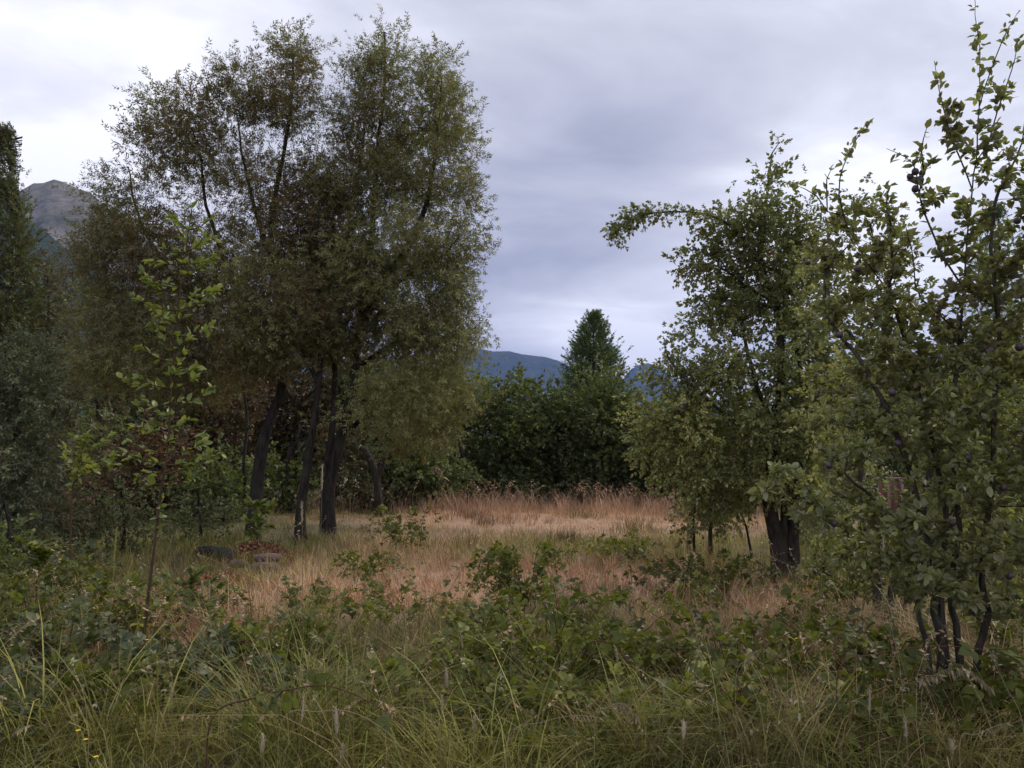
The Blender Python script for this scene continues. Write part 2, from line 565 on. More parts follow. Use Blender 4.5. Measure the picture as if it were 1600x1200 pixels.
def dryness(x, y, k=1.0):
    x, y = np.asarray(x, float), np.asarray(y, float)
    s = 0.15 + 0.22 * wob(np.stack([x, y, x * 0], -1), 1.5, 3) + 0.10 * wob(np.stack([x, y, x * 0], -1), 4.2, 5)
    for cx, cy, rx, ry, a in DRY:
        s = s + a * np.exp(-(((x - cx) / rx) ** 2 + ((y - cy) / ry) ** 2) ** 1.3)
    return np.clip(s, 0, 1)


def build_ground():
    g = Geo()
    r = np.concatenate([np.arange(0.5, 34, 0.5), np.geomspace(45, 9500, 40)])
    na = 160
    a = np.arange(na) * 2 * math.pi / na
    X = (r[:, None] * np.sin(a)[None]).ravel()
    Y = (r[:, None] * np.cos(a)[None]).ravel()
    Z = hgt(X, Y)
    V = np.stack([X, Y, Z], 1)
    V = np.vstack([V, [[0, 0, float(hgt(0, 0))]]])
    i, j = np.meshgrid(np.arange(len(r) - 1), np.arange(na), indexing='ij')
    i, j = i.ravel(), j.ravel()
    j2 = (j + 1) % na
    F = np.stack([i * na + j, (i + 1) * na + j, (i + 1) * na + j2, i * na + j2], 1)[:, ::-1]
    g.add(V, F, 0.5, dryness(V[:, 0], V[:, 1]))
    k = np.arange(na)
    base = g.n
    g.t.append(np.stack([k, (k + 1) % na, np.full(na, len(V) - 1)], 1)[:, ::-1])
    g.tm.append(np.zeros(na))
    return g.build('ground', M['ground'], smooth=True, kind='structure')


build_ground()


def ridge(name, pts, Y, front, back, mat, rough, seed, label=None):
    """a mountain whose crest passes the given directions at distance Y (pixels only fix the directions)"""
    pts = np.asarray(pts, float)
    n = 300
    px = np.linspace(pts[0, 0], pts[-1, 0], n)
    py = np.interp(px, pts[:, 0], pts[:, 1])
    crest = np.array([at(a, b, Y) for a, b in zip(px, py)])
    rows_f = 34
    vs = []
    rs = np.random.default_rng(seed)
    ph = rs.uniform(0, 6, 12)
    ts = np.concatenate([np.linspace(-1, 0, rows_f), np.linspace(0, 1, 14)[1:]])
    for t in ts:
        d = t * front if t < 0 else t * back
        x = crest[:, 0] * (1 + d / Y * 0.9)
        y = crest[:, 1] + d + 0.12 * front * np.sin(crest[:, 0] / Y * 9 + ph[0]) * (t < 0) * -t
        u = 1 - abs(t)
        prof = u ** 1.25 * (0.75 + 0.25 * u)
        z = crest[:, 2] * prof
        gull = 0
        for k in range(5):
            fr = 7.0 * 2.1 ** k
            gull = gull + np.abs(np.sin(x / Y * fr * 2.2 + ph[k] + t * 1.7 * (k - 1.5) + 0.6 * np.sin(t * 5 + ph[k + 5]))) / 1.75 ** k
        z = z - rough * (gull - 1.1) * crest[:, 2].max() * u ** 0.5 * min(1.0, abs(t) * 4 + 0.12)
        z = np.maximum(z, -4)
        if t in (-1, 1):
            z = z * 0 - 6
        vs.append(np.stack([x, y, z], 1))
    V = np.concatenate(vs)
    m_ = len(ts)
    i, j = np.meshgrid(np.arange(m_ - 1), np.arange(n - 1), indexing='ij')
    i, j = i.ravel(), j.ravel()
    F = np.stack([i * n + j, i * n + j + 1, (i + 1) * n + j + 1, (i + 1) * n + j], 1)
    g = Geo()
    g.add(V, F)
    o = g.build(name, M[mat], smooth=True, kind='structure')
    if label:
        o['label'] = label
    return o


ridge('mountain', [(-900, 300), (-300, 230), (-60, 300), (30, 300), (52, 287), (66, 288), (84, 281), (98, 283), (120, 292), (140, 300), (190, 340),
                   (260, 400), (330, 470), (420, 560), (520, 640), (640, 700)], 2300, 1500, 900, 'hill_near', 0.055, 1, 'bare scrubby mountain at left')
ridge('wooded_hill', [(-900, 330), (-200, 330), (20, 330), (60, 350), (100, 385), (140, 412), (180, 445), (240, 490), (320, 560), (420, 640), (520, 690)],
      1300, 800, 400, 'hill_wood', 0.04, 2, 'dark wooded hillside below the mountain')
ridge('distant_hills', [(420, 560), (560, 560), (680, 552), (748, 545), (770, 549), (795, 548), (815, 553), (850, 557), (872, 563), (890, 572), (930, 585),
                        (960, 592), (985, 596), (1040, 640), (1200, 700)], 5200, 2600, 900, 'hill_far', 0.04, 3, 'blue distant ridge')
ridge('distant_peak', [(880, 700), (960, 610), (985, 577), (998, 569), (1012, 567), (1030, 573), (1050, 592), (1075, 604), (1110, 622), (1180, 640), (1300, 600),
                       (1420, 560), (1600, 520), (2000, 500), (2600, 520)], 6200, 2600, 900, 'hill_far', 0.04, 4, 'blue distant peak')


def haze():
    g = Geo()
    x0, x1, y0, y1, z0, z1 = -9700, 9700, -9700, 9700, -8, 1400
    V = [(x0, y0, z0), (x1, y0, z0), (x1, y1, z0), (x0, y1, z0), (x0, y0, z1), (x1, y0, z1), (x1, y1, z1), (x0, y1, z1)]
    F = [(0, 3, 2, 1), (4, 5, 6, 7), (0, 1, 5, 4), (1, 2, 6, 5), (2, 3, 7, 6), (3, 0, 4, 7)]
    g.add(V, F)
    m, n, l = new_mat('haze')
    out = N(n, 'ShaderNodeOutputMaterial')
    v = N(n, 'ShaderNodeVolumePrincipled')
    v.inputs['Color'].default_value = (0.26, 0.40, 0.95, 1)
    v.inputs['Density'].default_value = HAZE
    v.inputs['Anisotropy'].default_value = 0.2
    l.new(v.outputs[0], out.inputs['Volume'])
    return g.build('haze', m, kind='stuff')


HAZE = 0.00007
haze()


# ------------------------------------------------------------------ leaf and twig shapes
def leaf_shape(kind, w=0.3, fold=0.08, droop=0.12, serr=0):
    """returns verts, faces(tris), leaf along +Y, unit length, face +Z"""
    if kind == 'lance':
        return np.array([(0, 0, 0), (w, 0.42, 0.02), (0, 1, -droop), (-w, 0.42, 0.02)]), np.array([(0, 1, 2), (0, 2, 3)])
    if kind == 'tri':
        return np.array([(-w * .8, 0.15, 0), (w * .8, 0.38, 0.02), (0, 1, -droop)]), np.array([(0, 1, 2)])
    if kind == 'fold':
        return np.array([(0, 0, -fold), (w, 0.45, fold), (0, 1, -droop), (-w, 0.45, fold)]), np.array([(0, 1, 2), (0, 2, 3)])
    if kind == 'hex':
        V = np.array([(0, 0, 0), (w, 0.3, fold), (w * 0.85, 0.68, fold * .6), (0, 1, -droop), (-w * 0.85, 0.68, fold * .6), (-w, 0.3, fold)])
        return V, np.array([(0, 1, 2), (0, 2, 3), (0, 3, 4), (0, 4, 5)])
    if kind == 'full':
        ys = [0.0, 0.12, 0.3, 0.5, 0.7, 0.87, 1.0]
        ws = [0.0, 0.62, 0.95, 1.0, 0.80, 0.45, 0.0]
        V = [(0, 0, 0)]
        for y, ww in zip(ys[1:-1], ws[1:-1]):
            j = serr * (1 if int(y * 10) % 2 else -1)
            z = -droop * y * y
            V += [(-w * ww - j, y, z + fold * ww), (0, y, z), (w * ww + j, y, z + fold * ww)]
        V.append((0, 1, -droop * 1.1))
        F = [(0, 2, 1), (0, 3, 2)]
        for k in range(4):
            a = 1 + 3 * k
            F += [(a, a + 1, a + 4), (a, a + 4, a + 3), (a + 1, a + 2, a + 5), (a + 1, a + 5, a + 4)]
        t = len(V) - 1
        F += [(t - 3, t - 2, t), (t - 2, t - 1, t)]
        return np.array(V, float), np.array(F)


def twig_template(rs, kind='lance', n=14, length=0.3, leaf=0.06, w=0.12, spread=50, droop=0.5, stem=0.0016, mat_stem=1, jit=0.12, tris=2):
    g = Geo()
    t = np.linspace(0, 1, 5)
    P = np.stack([0.04 * np.sin(t * 3 + rs.uniform(0, 6)) * length, t * length, -droop * length * t ** 2], 1)
    if stem:
        for ax in (np.array([0.7, 0, 0.7]),):
            g.add([P[0] - ax * stem, P[0] + ax * stem, P[2] + ax * stem, P[2] - ax * stem, P[4]], [(0, 1, 2), (0, 2, 3), (3, 2, 4)], 0.0, 0, mat_stem)
    LV, LF = leaf_shape(kind, w)
    k = rs.uniform(0.08, 1.0, n)
    k.sort()
    pos = np.stack([np.interp(k, t, P[:, i]) for i in range(3)], 1)
    az = np.arange(n) * 2.4 + rs.uniform(0, 6)
    sp = np.radians(spread + rs.normal(0, 14, n)) * (1 - 0.5 * k)
    d = np.stack([np.sin(sp) * np.cos(az), np.cos(sp), np.sin(sp) * np.sin(az) * 0.8 - 0.25], 1)
    R = frames(d, rs.normal(0, 0.7, n))
    T = dict(v=LV, q=np.zeros((0, 4), int), t=LF, qm=np.zeros(0), tm=np.zeros(len(LF)), a=np.zeros(len(LV)))
    for i in range(n):
        g.tmpl(T, pos[i:i + 1], R[i:i + 1], leaf * rs.uniform(0.7, 1.2), rs.normal(0, jit))
    out = g.as_template()
    out['a'] = out['a'] - np.where(out['a'] > 0.4, 0.5, 0) * 0
    return out


rs0 = np.random.default_rng(11)
TW = {}
TW['willow'] = [twig_template(rs0, 'tri', 16, 0.25, 0.085, 0.18, 75, 0.12, 0.0012) for _ in range(8)]
TW['pear'] = [twig_template(rs0, 'fold', 10, 0.18, 0.062, 0.33, 62, 0.25, 0.002) for _ in range(6)]
TW['broad'] = [twig_template(rs0, 'fold', 10, 0.36, 0.13, 0.34, 62, 0.3, 0.0) for _ in range(6)]
TW['fine_far'] = [twig_template(rs0, 'tri', 18, 0.42, 0.12, 0.24, 55, 0.3, 0.0) for _ in range(6)]
TW['conifer'] = [twig_template(rs0, 'tri', 18, 0.40, 0.13, 0.2, 42, 0.1, 0.0) for _ in range(6)]


def in_ball(rs, n, p=1 / 2.4):
    d = unit(rs.normal(size=(n, 3)))
    return d * (rs.uniform(0, 1, n) ** p)[:, None]


def blob_targets(rs, blobs, Y, dens, depth=1.0, spacing=0.0):
    """branch-end points in a crown made of overlapping ellipsoids (x px, y px, rx px, ry px[, dY[, weight]])"""
    out = []
    for b in blobs:
        px, py, rx, ry = b[:4]
        dY = b[4] if len(b) > 4 else 0.0
        wt = b[5] if len(b) > 5 else 1.0
        yy = Y + dY
        c = at(px, py, yy)
        k = yy / FPX
        rX, rZ = rx * k, ry * k
        rY = min(depth, 1.3 * max(rX, rZ)) if depth else rX
        n = max(2, int(dens * wt * rX * rZ * 3.14))
        p = in_ball(rs, n) * [rX, rY, rZ] + c
        out.append(p)
    P = np.concatenate(out)
    if spacing:
        keep = []
        for i in rs.permutation(len(P)):
            if not keep or np.min(np.linalg.norm(P[keep] - P[i], axis=1)) > spacing:
                keep.append(i)
        P = P[keep]
    return P


def grow(rs, paths, targets, step=0.25, tip=0.004, expo=2.4, min_z=1.0, wander=0.12, climb=0.8, max_share=None):
    """branching skeleton: given stems plus one branch to every target"""
    pos, par, rmin = [], [], []
    for pth in paths:
        P, r0, r1 = pth[:3]
        P = np.asarray(P, float)
        L = np.sum(np.linalg.norm(np.diff(P, axis=0), axis=1))
        n = max(3, int(L / step) + 1)
        S = smooth_path(P, n)
        nz = rs.normal(0, 1, (n + 8, 3))
        nz = np.stack([np.convolve(nz[:, k], np.ones(5) / 5, 'same') for k in range(3)], 1)[4:4 + n]
        S[1:-1] += (nz * (wander * 0.16 * min(1.0, L / 6)) * np.clip(np.linspace(0, 2.2, n), 0, 1)[:, None])[1:-1]
        if pos and len(pth) > 3 and pth[3]:
            A = np.array(pos)
            prev = int(np.argmin(np.linalg.norm(A - S[0], axis=1)))
            S = S[1:]
            n -= 1
        else:
            prev = -1
        rr = np.linspace(r0, r1, n)
        for i in range(n):
            pos.append(S[i]); par.append(prev); rmin.append(rr[i])
            prev = len(pos) - 1
    A = np.array(pos)
    dd = np.array([np.min(np.linalg.norm(A - t, axis=1)) for t in targets])
    buf = np.zeros((len(pos) + len(targets) * 14 + 50, 3))
    buf[:len(pos)] = A
    cnt = len(pos)
    tips = []
    for ti in np.argsort(dd):
        t = targets[ti]
        Q = buf[:cnt]
        dz = Q[:, 2] - t[2]
        d = np.linalg.norm(Q - t, axis=1)
        cost = d + climb * np.maximum(0, dz + 0.3 * d) + 1e3 * (Q[:, 2] < min(min_z, t[2] - 0.05))
        k = int(np.argmin(cost))
        L = d[k]
        n = min(13, max(1, int(L / step)))
        pd = buf[k] - buf[par[k]] if par[k] >= 0 else np.array([0, 0, 1.0])
        c = buf[k] + unit(pd) * L * 0.35 + np.array([0, 0, 0.12 * L])
        prev = k
        p0 = buf[k].copy()
        for i in range(1, n + 1):
            u = i / n
            p = p0 * (1 - u) ** 2 + 2 * c * u * (1 - u) + t * u * u
            if i < n:
                p = p + rs.normal(0, wander * step * 0.5, 3)
            buf[cnt] = p
            par.append(prev); rmin.append(0)
            prev = cnt
            cnt += 1
        tips.append(prev)
    P = buf[:cnt].copy()
    par = np.array(par)
    rp = np.zeros(cnt)
    haschild = np.zeros(cnt, bool)
    haschild[par[par >= 0]] = True
    rp[~haschild] = tip ** expo
    for i in range(cnt - 1, -1, -1):
        if par[i] >= 0:
            rp[par[i]] += rp[i]
    r = np.maximum(rp ** (1 / expo), np.array(rmin))
    for i in range(cnt):                      # never thicker than the parent
        if par[i] >= 0:
            r[i] = min(r[i], r[par[i]])
    return P, par, r


def skin_tree(g, P, par, r, r_floor=0.0, mat=0, max_r=9, flare=None):
    kids = [[] for _ in range(len(P))]
    roots = []
    for i, p in enumerate(par):
        (roots if p < 0 else kids[p]).append(i)
    stack = [(None, k) for k in roots]
    while stack:
        start, node = stack.pop()
        ch = [] if start is None else [start]
        rr = [] if start is None else [r[node]]
        while True:
            ch.append(node)
            rr.append(r[node])
            if not kids[node]:
                break
            ks = sorted(kids[node], key=lambda q: -r[q])
            for q in ks[1:]:
                stack.append((node, q))
            node = ks[0]
        if len(ch) < 2:
            continue
        if max(rr) < r_floor:
            continue
        rr = np.array(rr)
        sides = 10 if rr[0] > 0.06 else (6 if rr[0] > 0.02 else (4 if rr[0] > 0.008 else 3))
        if start is None and flare:
            z = P[ch][:, 2] - P[ch[0]][2]
            rr = rr * (1 + flare * np.exp(-z / 0.22))
        tube(g, P[ch], rr, sides, 0.5, mat, cap=False)


def fill_twigs(g, rs, temps, centres, n_each, spread, origin, tint, tint_noise=(0.8, 0.25), out=0.6, droop=-0.2, size=(0.75, 1.25), flat=0.85, dens_keep=None):
    """twigs round every branch end, pointing outwards from the tree's middle"""
    C = np.repeat(centres, n_each, axis=0)
    n = len(C)
    off = rs.normal(0, 1, (n, 3)) * np.array([spread, spread, spread * flat])
    pos = C + off
    d = unit(rs.normal(0, 1, (n, 3))) * 0.75 + unit(pos - origin) * out + unit(off) * 0.5 + [0, 0, droop]
    R = frames(d, rs.uniform(-0.8, 0.8, n))
    s = rs.uniform(size[0], size[1], n)
    # each clump has a shade of its own
    ct = rs.normal(0, 0.17, len(centres))
    ti = tint + np.repeat(ct, n_each) + tint_noise[1] * wob(pos, tint_noise[0], 2.0) + rs.normal(0, 0.06, n)
    k = rs.integers(0, len(temps), n)
    for i, T in enumerate(temps):
        m = k == i
        g.tmpl(T, pos[m], R[m], s[m], np.clip(ti[m], 0.02, 0.98))


def crown_tree(name, label, cat, Y, base, blobs, paths, dens, n_each, temps, leafmat, bark='bark', spread=0.22, depth=1.6, seed=1, tint=0.5,
               group=None, step=0.3, tip=0.005, min_z=1.5, droop=-0.2, out=0.5, tnoise=(0.8, 0.25), spacing=0.0, size=(0.75, 1.25), flare=0.5, r_floor=0.0, origin_z=None, thin=None, expo=2.4, wander=0.12):
    rs = np.random.default_rng(seed)
    b = on_ground(base[0], base[1], -0.06)
    t = thing(name, label, cat, b, group)
    targets = blob_targets(rs, blobs, Y, dens, depth, spacing)
    if thin is not None:
        targets = targets[thin(targets)]
    targets = targets[targets[:, 2] > 0.25]
    P, par, r = grow(rs, paths, targets, step, tip, expo, min_z=min_z, wander=wander)
    g = Geo()
    skin_tree(g, P, par, r, r_floor=r_floor, flare=flare)
    tr = g.build('trunk', M[bark], t, smooth=True)
    g2 = Geo()
    cen = targets.mean(0)
    if origin_z is not None:
        cen[2] = origin_z
    fill_twigs(g2, rs, temps, targets, n_each, spread, cen, tint, tnoise, out, droop, size)
    cr = g2.build('crown', [M[leafmat], M[bark]], t)
    return t, targets, (P, par, r)


def P2(Y, pts, dy=None):
    """stem path: points given by direction at distance Y (+ optional own offsets)"""
    return [at(p[0], p[1], Y + (p[2] if len(p) > 2 else 0)) for p in pts]


def root_pt(px, Y):
    x = at(px, 900, Y)[0]
    return on_ground(x, Y, -0.08)


# ------------------------------------------------------------------ the three big fine-leaved trees
YW = 16.0
bA = root_pt(392, YW)
crown_tree('fine_leaved_tree', 'tall olive brown tree with thick flared trunk leaning right, leftmost of the three', 'tree', YW, bA,
           [(455, 95, 36, 42), (432, 160, 68, 52), (310, 172, 52, 42), (238, 236, 40, 38), (300, 250, 72, 50), (405, 290, 50, 55, 0, .6), (190, 315, 46, 36),
            (235, 395, 85, 70), (335, 420, 85, 85, 0.5), (190, 500, 70, 70), (290, 540, 90, 75), (410, 470, 60, 80, -1), (445, 360, 45, 60),
            (165, 400, 35, 50), (180, 575, 60, 36, 1), (380, 545, 40, 36, -0.8, .7), (290, 600, 56, 24, 1), (360, 150, 44, 44), (260, 180, 40, 36)],
           [([bA] + P2(YW, [(396, 815), (403, 760), (409, 700), (422, 650), (438, 600), (440, 520), (430, 440), (425, 360), (440, 260), (452, 150), (456, 70)]), 0.155, 0.02),
            (P2(YW, [(440, 575), (405, 520, .6), (368, 450, .8), (345, 380, .6), (320, 300, .3), (300, 200)]), 0.085, 0.015, True),
            (P2(YW, [(405, 520, .6), (330, 480, 1.2), (260, 420, 1.2), (215, 330, .8), (200, 260, .4)]), 0.08, 0.012, True),
            (P2(YW, [(432, 430), (400, 330), (380, 250, -.5), (370, 180, -.5)]), 0.06, 0.012, True),
            (P2(YW, [(436, 590), (350, 570, -.6), (270, 550, -.9), (190, 520, -.6)]), 0.04, 0.012, True)],
           30, 27, TW['willow'], 'willow', seed=21, spread=0.18, depth=2.0, tint=0.42, tnoise=(0.9, 0.28), step=0.3, tip=0.0024, expo=2.25, droop=-0.02, wander=0.5, min_z=3.0, spacing=0.27)
bB = root_pt(468, YW - 0.4)
crown_tree('fine_leaved_tree', 'slender dark trunk standing between the two thicker trunks, brownish low crown', 'tree', YW - 0.4, bB,
           [(478, 400, 48, 70, .8), (490, 500, 48, 56, .4), (440, 545, 46, 36, -.2), (500, 300, 36, 60, 1), (520, 420, 50, 60, 1), (470, 470, 50, 50, -.6)],
           [([bB] + P2(YW - 0.4, [(470, 800), (478, 740), (485, 690), (493, 630), (500, 560), (498, 480), (492, 390), (500, 280)]), 0.11, 0.02),
            (P2(YW - 0.4, [(496, 600), (470, 540), (445, 500), (430, 470)]), 0.05, 0.01, True)],
           26, 31, TW['willow'], 'willow', seed=22, spread=0.20, depth=1.5, tint=0.36, tnoise=(0.9, 0.28), step=0.3, tip=0.0024, expo=2.25, droop=-0.02, wander=0.5, min_z=3.2, spacing=0.27)
bC = root_pt(512, YW + 0.2)
crown_tree('fine_leaved_tree', 'tallest twin-stemmed tree with broad dark crown, rightmost of the three', 'tree', YW + 0.2, bC,
           [(600, 60, 13, 26), (592, 115, 50, 34), (680, 125, 44, 36), (560, 180, 45, 40), (630, 195, 75, 52), (705, 205, 34, 62), (655, 285, 80, 48), (560, 300, 66, 60), (722, 300, 26, 36),
            (640, 390, 100, 60), (545, 420, 60, 70), (718, 385, 28, 50), (700, 455, 44, 50), (600, 490, 90, 60), (540, 530, 56, 40), (660, 530, 70, 50), (715, 520, 34, 40), (690, 610, 46, 52, .5), (620, 620, 60, 45, -.6),
            (650, 670, 55, 30, .5), (580, 240, 60, 40, 1)],
           [([bC] + P2(YW + 0.2, [(513, 810), (514, 760), (526, 700), (541, 640), (556, 560), (566, 470), (578, 380), (590, 280), (598, 170), (600, 50)]), 0.155, 0.02),
            ([bC + [-0.07, 0.02, 0]] + P2(YW + 0.2, [(507, 810), (511, 740), (516, 680), (519, 600), (525, 500), (540, 400), (555, 300), (570, 200)]), 0.095, 0.015),
            (P2(YW + 0.2, [(541, 640), (562, 628, -.3), (595, 622, -.6), (630, 600, -.8)]), 0.045, 0.012, True),
            (P2(YW + 0.2, [(560, 520), (600, 440), (640, 380), (670, 300), (685, 200), (690, 120)]), 0.10, 0.015, True),
            (P2(YW + 0.2, [(590, 460), (640, 430, -.4), (690, 400, -.5), (725, 360, -.3)]), 0.05, 0.01, True),
            (P2(YW + 0.2, [(553, 580), (610, 540, .4), (660, 510, .6), (710, 470, .4)]), 0.06, 0.01, True)],
           26, 32, TW['willow'], 'willow', seed=23, spread=0.18, depth=2.2, tint=0.52, tnoise=(0.8, 0.28), step=0.3, tip=0.0024, expo=2.25, droop=-0.02, wander=0.5, min_z=3.0, spacing=0.26)


# ------------------------------------------------------------------ trees beyond the meadow
def backdrop_tree(name, label, px, Y, blobs, temps, leafmat, seed, cat='tree', dens=3.6, n_each=22, spread=0.34, trunk=0.11, tint=0.45, tn=0.25, depth=2.2, stems=None, size=(0.8, 1.3), droop=-0.1, group=None, bark='bark', out=0.6):
    b = root_pt(px, Y)
    if cat == 'shrub':                      # leafy down to the ground
        gy = HORIZON + FPX * EYE / Y
        low = max(blobs, key=lambda q: q[1] + q[3])
        lo = low[1] + low[3] * .7
        if gy - lo > 12:
            blobs = blobs + [(low[0], (lo + gy) / 2, low[2] * .9, (gy - lo) / 2), (px, (lo + gy) / 2, low[2] * .7, (gy - lo) / 2)]
    top = min(q[1] - q[3] * 0.4 for q in blobs)
    topb = min(blobs, key=lambda q: q[1] - q[3])
    if stems is None:
        stems = [([b] + P2(Y, [(px + 4, (HORIZON + 2 * blobs[0][1]) / 3 + 60), ((px + topb[0]) / 2, (topb[1] + HORIZON) / 2), (topb[0], top + 6)]), trunk, 0.02)]
    else:
        stems = [([b] + P2(Y, s_), trunk, 0.02) for s_ in stems]
    return crown_tree(name, label, cat, Y, b, blobs, stems, dens, n_each, temps, leafmat, bark, spread, depth, seed, tint, group, step=0.5, tip=0.005,
                      min_z=0.6, droop=droop, out=out, tnoise=(0.5, tn), size=size, flare=0.3, r_floor=0.014, expo=2.1, wander=0.4)


BT = 'dark trees behind the dry meadow'
backdrop_tree('dark_tree', 'rounded dark green tree behind the meadow, first right of the big trees', 735, 31, [(775, 628, 60, 44), (745, 670, 65, 60), (790, 700, 60, 55), (735, 740, 60, 36), (800, 750, 60, 30), (715, 632, 40, 42)], TW['broad'], 'dark_leaf', 31, group=BT, tint=0.42)
backdrop_tree('dark_tree', 'dense blue-green tree behind the meadow, directly left of the pointed conifer', 850, 32, [(850, 632, 48, 36), (830, 660, 55, 55), (870, 690, 60, 60), (840, 745, 65, 36), (890, 740, 50, 36)], TW['broad'], 'dark_leaf', 32, group=BT, tint=0.36)
backdrop_tree('dark_tree', 'mid green leafy tree in front of the pointed conifer', 930, 31, [(930, 620, 48, 36), (915, 660, 65, 50), (960, 680, 60, 60), (930, 735, 70, 42), (985, 740, 45, 34)], TW['broad'], 'dark_leaf', 33, group=BT, tint=0.42)
backdrop_tree('dark_tree', 'low shaded tree at the right end of the row behind the meadow', 1030, 31, [(1010, 680, 50, 45), (1040, 720, 60, 50), (1000, 745, 50, 32), (1070, 745, 40, 30), (1080, 690, 50, 40)], TW['broad'], 'dark_leaf', 34, group=BT, tint=0.3)
backdrop_tree('dark_tree', 'shaded olive tree behind the leaning cut trunk', 625, 29, [(620, 690, 60, 50), (580, 660, 60, 60), (650, 740, 60, 32), (660, 650, 50, 50), (540, 710, 50, 40), (620, 600, 60, 50), (670, 600, 46, 46), (570, 620, 50, 50)], TW['broad'], 'brown_leaf', 35, group=BT, tint=0.72)
backdrop_tree('dark_tree', 'dark undergrowth tree seen between the slender and thick trunks', 450, 30, [(440, 670, 60, 50), (500, 690, 55, 50), (460, 730, 60, 32), (390, 690, 50, 50), (400, 610, 60, 60), (500, 610, 60, 60), (450, 570, 60, 50), (540, 570, 60, 50), (560, 640, 60, 50), (350, 570, 60, 50)], TW['broad'], 'brown_leaf', 36, group=BT, tint=0.6)


def conifer(name, label, px, top_py, bot_py, half, Y, seed, n=230, tint=0.45, mat='conifer', group=None, lean=0.0, pw=0.75):
    rs = np.random.default_rng(seed)
    b = root_pt(px, Y)
    t = thing(name, label, 'conifer', b, group)
    top = at(px, top_py, Y)
    zt = top[2]
    R0 = half * Y / FPX
    zb = max(0.3, at(px, bot_py, Y)[2])
    g = Geo()
    tube(g, smooth_path([b, (b + top) / 2 + [0.05, 0, 0], top], 12), np.linspace(0.05 + zt * 0.018, 0.015, 12), 8)
    k = rs.uniform(0, 1, n) ** 0.75
    az = rs.uniform(0, 2 * math.pi, n)
    k[:20] = rs.uniform(0, 0.06, 20)
    z = zt - 0.15 - k * (zt - zb)
    lump = 1 + 0.10 * np.sin(k * 23 + az * 2) + 0.12 * rs.normal(size=n)
    rad = R0 * k ** pw * lump
    tips = np.stack([b[0] + (top[0] - b[0]) * (z / zt) + rad * np.cos(az), b[1] + rad * np.sin(az), z + rad * 0.25], 1)
    roots = np.stack([b[0] + 0 * z, b[1] + 0 * z, z - rad * 0.15], 1)
    for a_, c_ in zip(roots, tips * .75 + roots * .25):
        tube(g, smooth_path([a_, (a_ + c_) / 2 + [0, 0, -0.05 * R0], c_], 4), np.linspace(0.012, 0.004, 4), 3, cap=False)
    g.build('trunk', M['bark'], t, smooth=True)
    g2 = Geo()
    m_ = 12
    u = rs.uniform(0.25, 1.0, (n, m_))
    pos = (roots[:, None] * (1 - u[..., None]) + tips[:, None] * u[..., None]).reshape(-1, 3)
    pos += rs.normal(0, 1, pos.shape) * np.array([1, 1, 1.6]) * (0.05 + 0.12 * np.clip(np.maximum(0, zt - pos[:, 2:]) / (0.25 * zt), 0, 1))
    d = np.repeat(unit(tips - roots), m_, axis=0) + rs.normal(0, 0.35, pos.shape)
    d[:, 2] += 0.35 + 1.5 * np.exp(-np.maximum(0, zt - pos[:, 2]) / (0.12 * zt))
    N_ = len(pos)
    kk = rs.integers(0, 6, N_)
    ti = np.clip(tint + rs.normal(0, .1, N_) + 0.2 * wob(pos, 1.1, 4), 0, 1)
    Rm = frames(d, rs.uniform(-1, 1, N_))
    s = rs.uniform(.7, 1.25, N_)
    for i, T in enumerate(TW['conifer']):
        mm = kk == i
        g2.tmpl(T, pos[mm], Rm[mm], s[mm], ti[mm])
    g2.build('crown', [M[mat], M['bark']], t)
    return t


conifer('conifer', 'pointed conifer rising above the dark row behind the meadow', 927, 496, 700, 72, 35, 41, n=420, tint=0.6, pw=0.72)
conifer('conifer', 'tall dark conifer cut off by the left edge of the picture', -12, 205, 700, 78, 24, 42, n=360, tint=0.62, mat='brown_leaf', pw=0.55)
conifer('conifer', 'soft grey-green conifer hidden behind the plum tree at right', 1560, 330, 760, 120, 34, 43, n=260, tint=0.5, pw=0.7)

BL = 'brownish trees behind the left thicket'
backdrop_tree('brown_tree', 'russet leaved tree below the wooded hillside at far left', 75, 26, [(75, 430, 45, 40), (95, 490, 45, 50), (50, 500, 40, 60), (100, 570, 55, 55), (60, 600, 50, 60)], TW['fine_far'], 'brown_leaf', 51, group=BL, tint=0.22, dens=3.6)
backdrop_tree('brown_tree', 'dark tree at the very left edge below the conifer', 20, 24, [(15, 470, 45, 60), (30, 560, 50, 60), (10, 640, 60, 60), (40, 690, 50, 40)], TW['fine_far'], 'brown_leaf', 52, group=BL, tint=0.5, dens=3.4)
backdrop_tree('brown_tree', 'shadowy olive tree between the young tree and the left shrub', 150, 25, [(150, 520, 50, 50), (130, 600, 55, 55), (160, 660, 60, 50), (110, 680, 50, 40)], TW['fine_far'], 'brown_leaf', 53, group=BL, tint=0.62, dens=3.4)
backdrop_tree('brown_tree', 'dark green tree directly behind the young leafy tree', 240, 26, [(230, 600, 60, 60), (270, 660, 65, 50), (210, 690, 55, 40), (320, 640, 60, 60)], TW['broad'], 'brown_leaf', 54, group=BL, tint=0.5, dens=3.2)
backdrop_tree('brown_tree', 'low brown tree behind the thick flared trunk', 345, 27, [(350, 660, 60, 55), (310, 710, 60, 36), (380, 720, 50, 30), (370, 600, 50, 50)], TW['fine_far'], 'brown_leaf', 55, group=BL, tint=0.45, dens=3.2)
backdrop_tree('grey_shrub', 'big grey-green shrub at the left edge with fine pale leaves', 20, 11.5, [(20, 570, 48, 40), (45, 610, 45, 38), (10, 650, 55, 50), (40, 690, 45, 42), (5, 740, 60, 40), (-50, 650, 60, 90), (50, 745, 40, 26), (20, 780, 50, 22)], TW['willow'], 'grey_leaf', 56, cat='shrub', dens=22, n_each=16, spread=0.15, trunk=0.04, tint=0.5, depth=0.8, size=(0.8, 1.3))
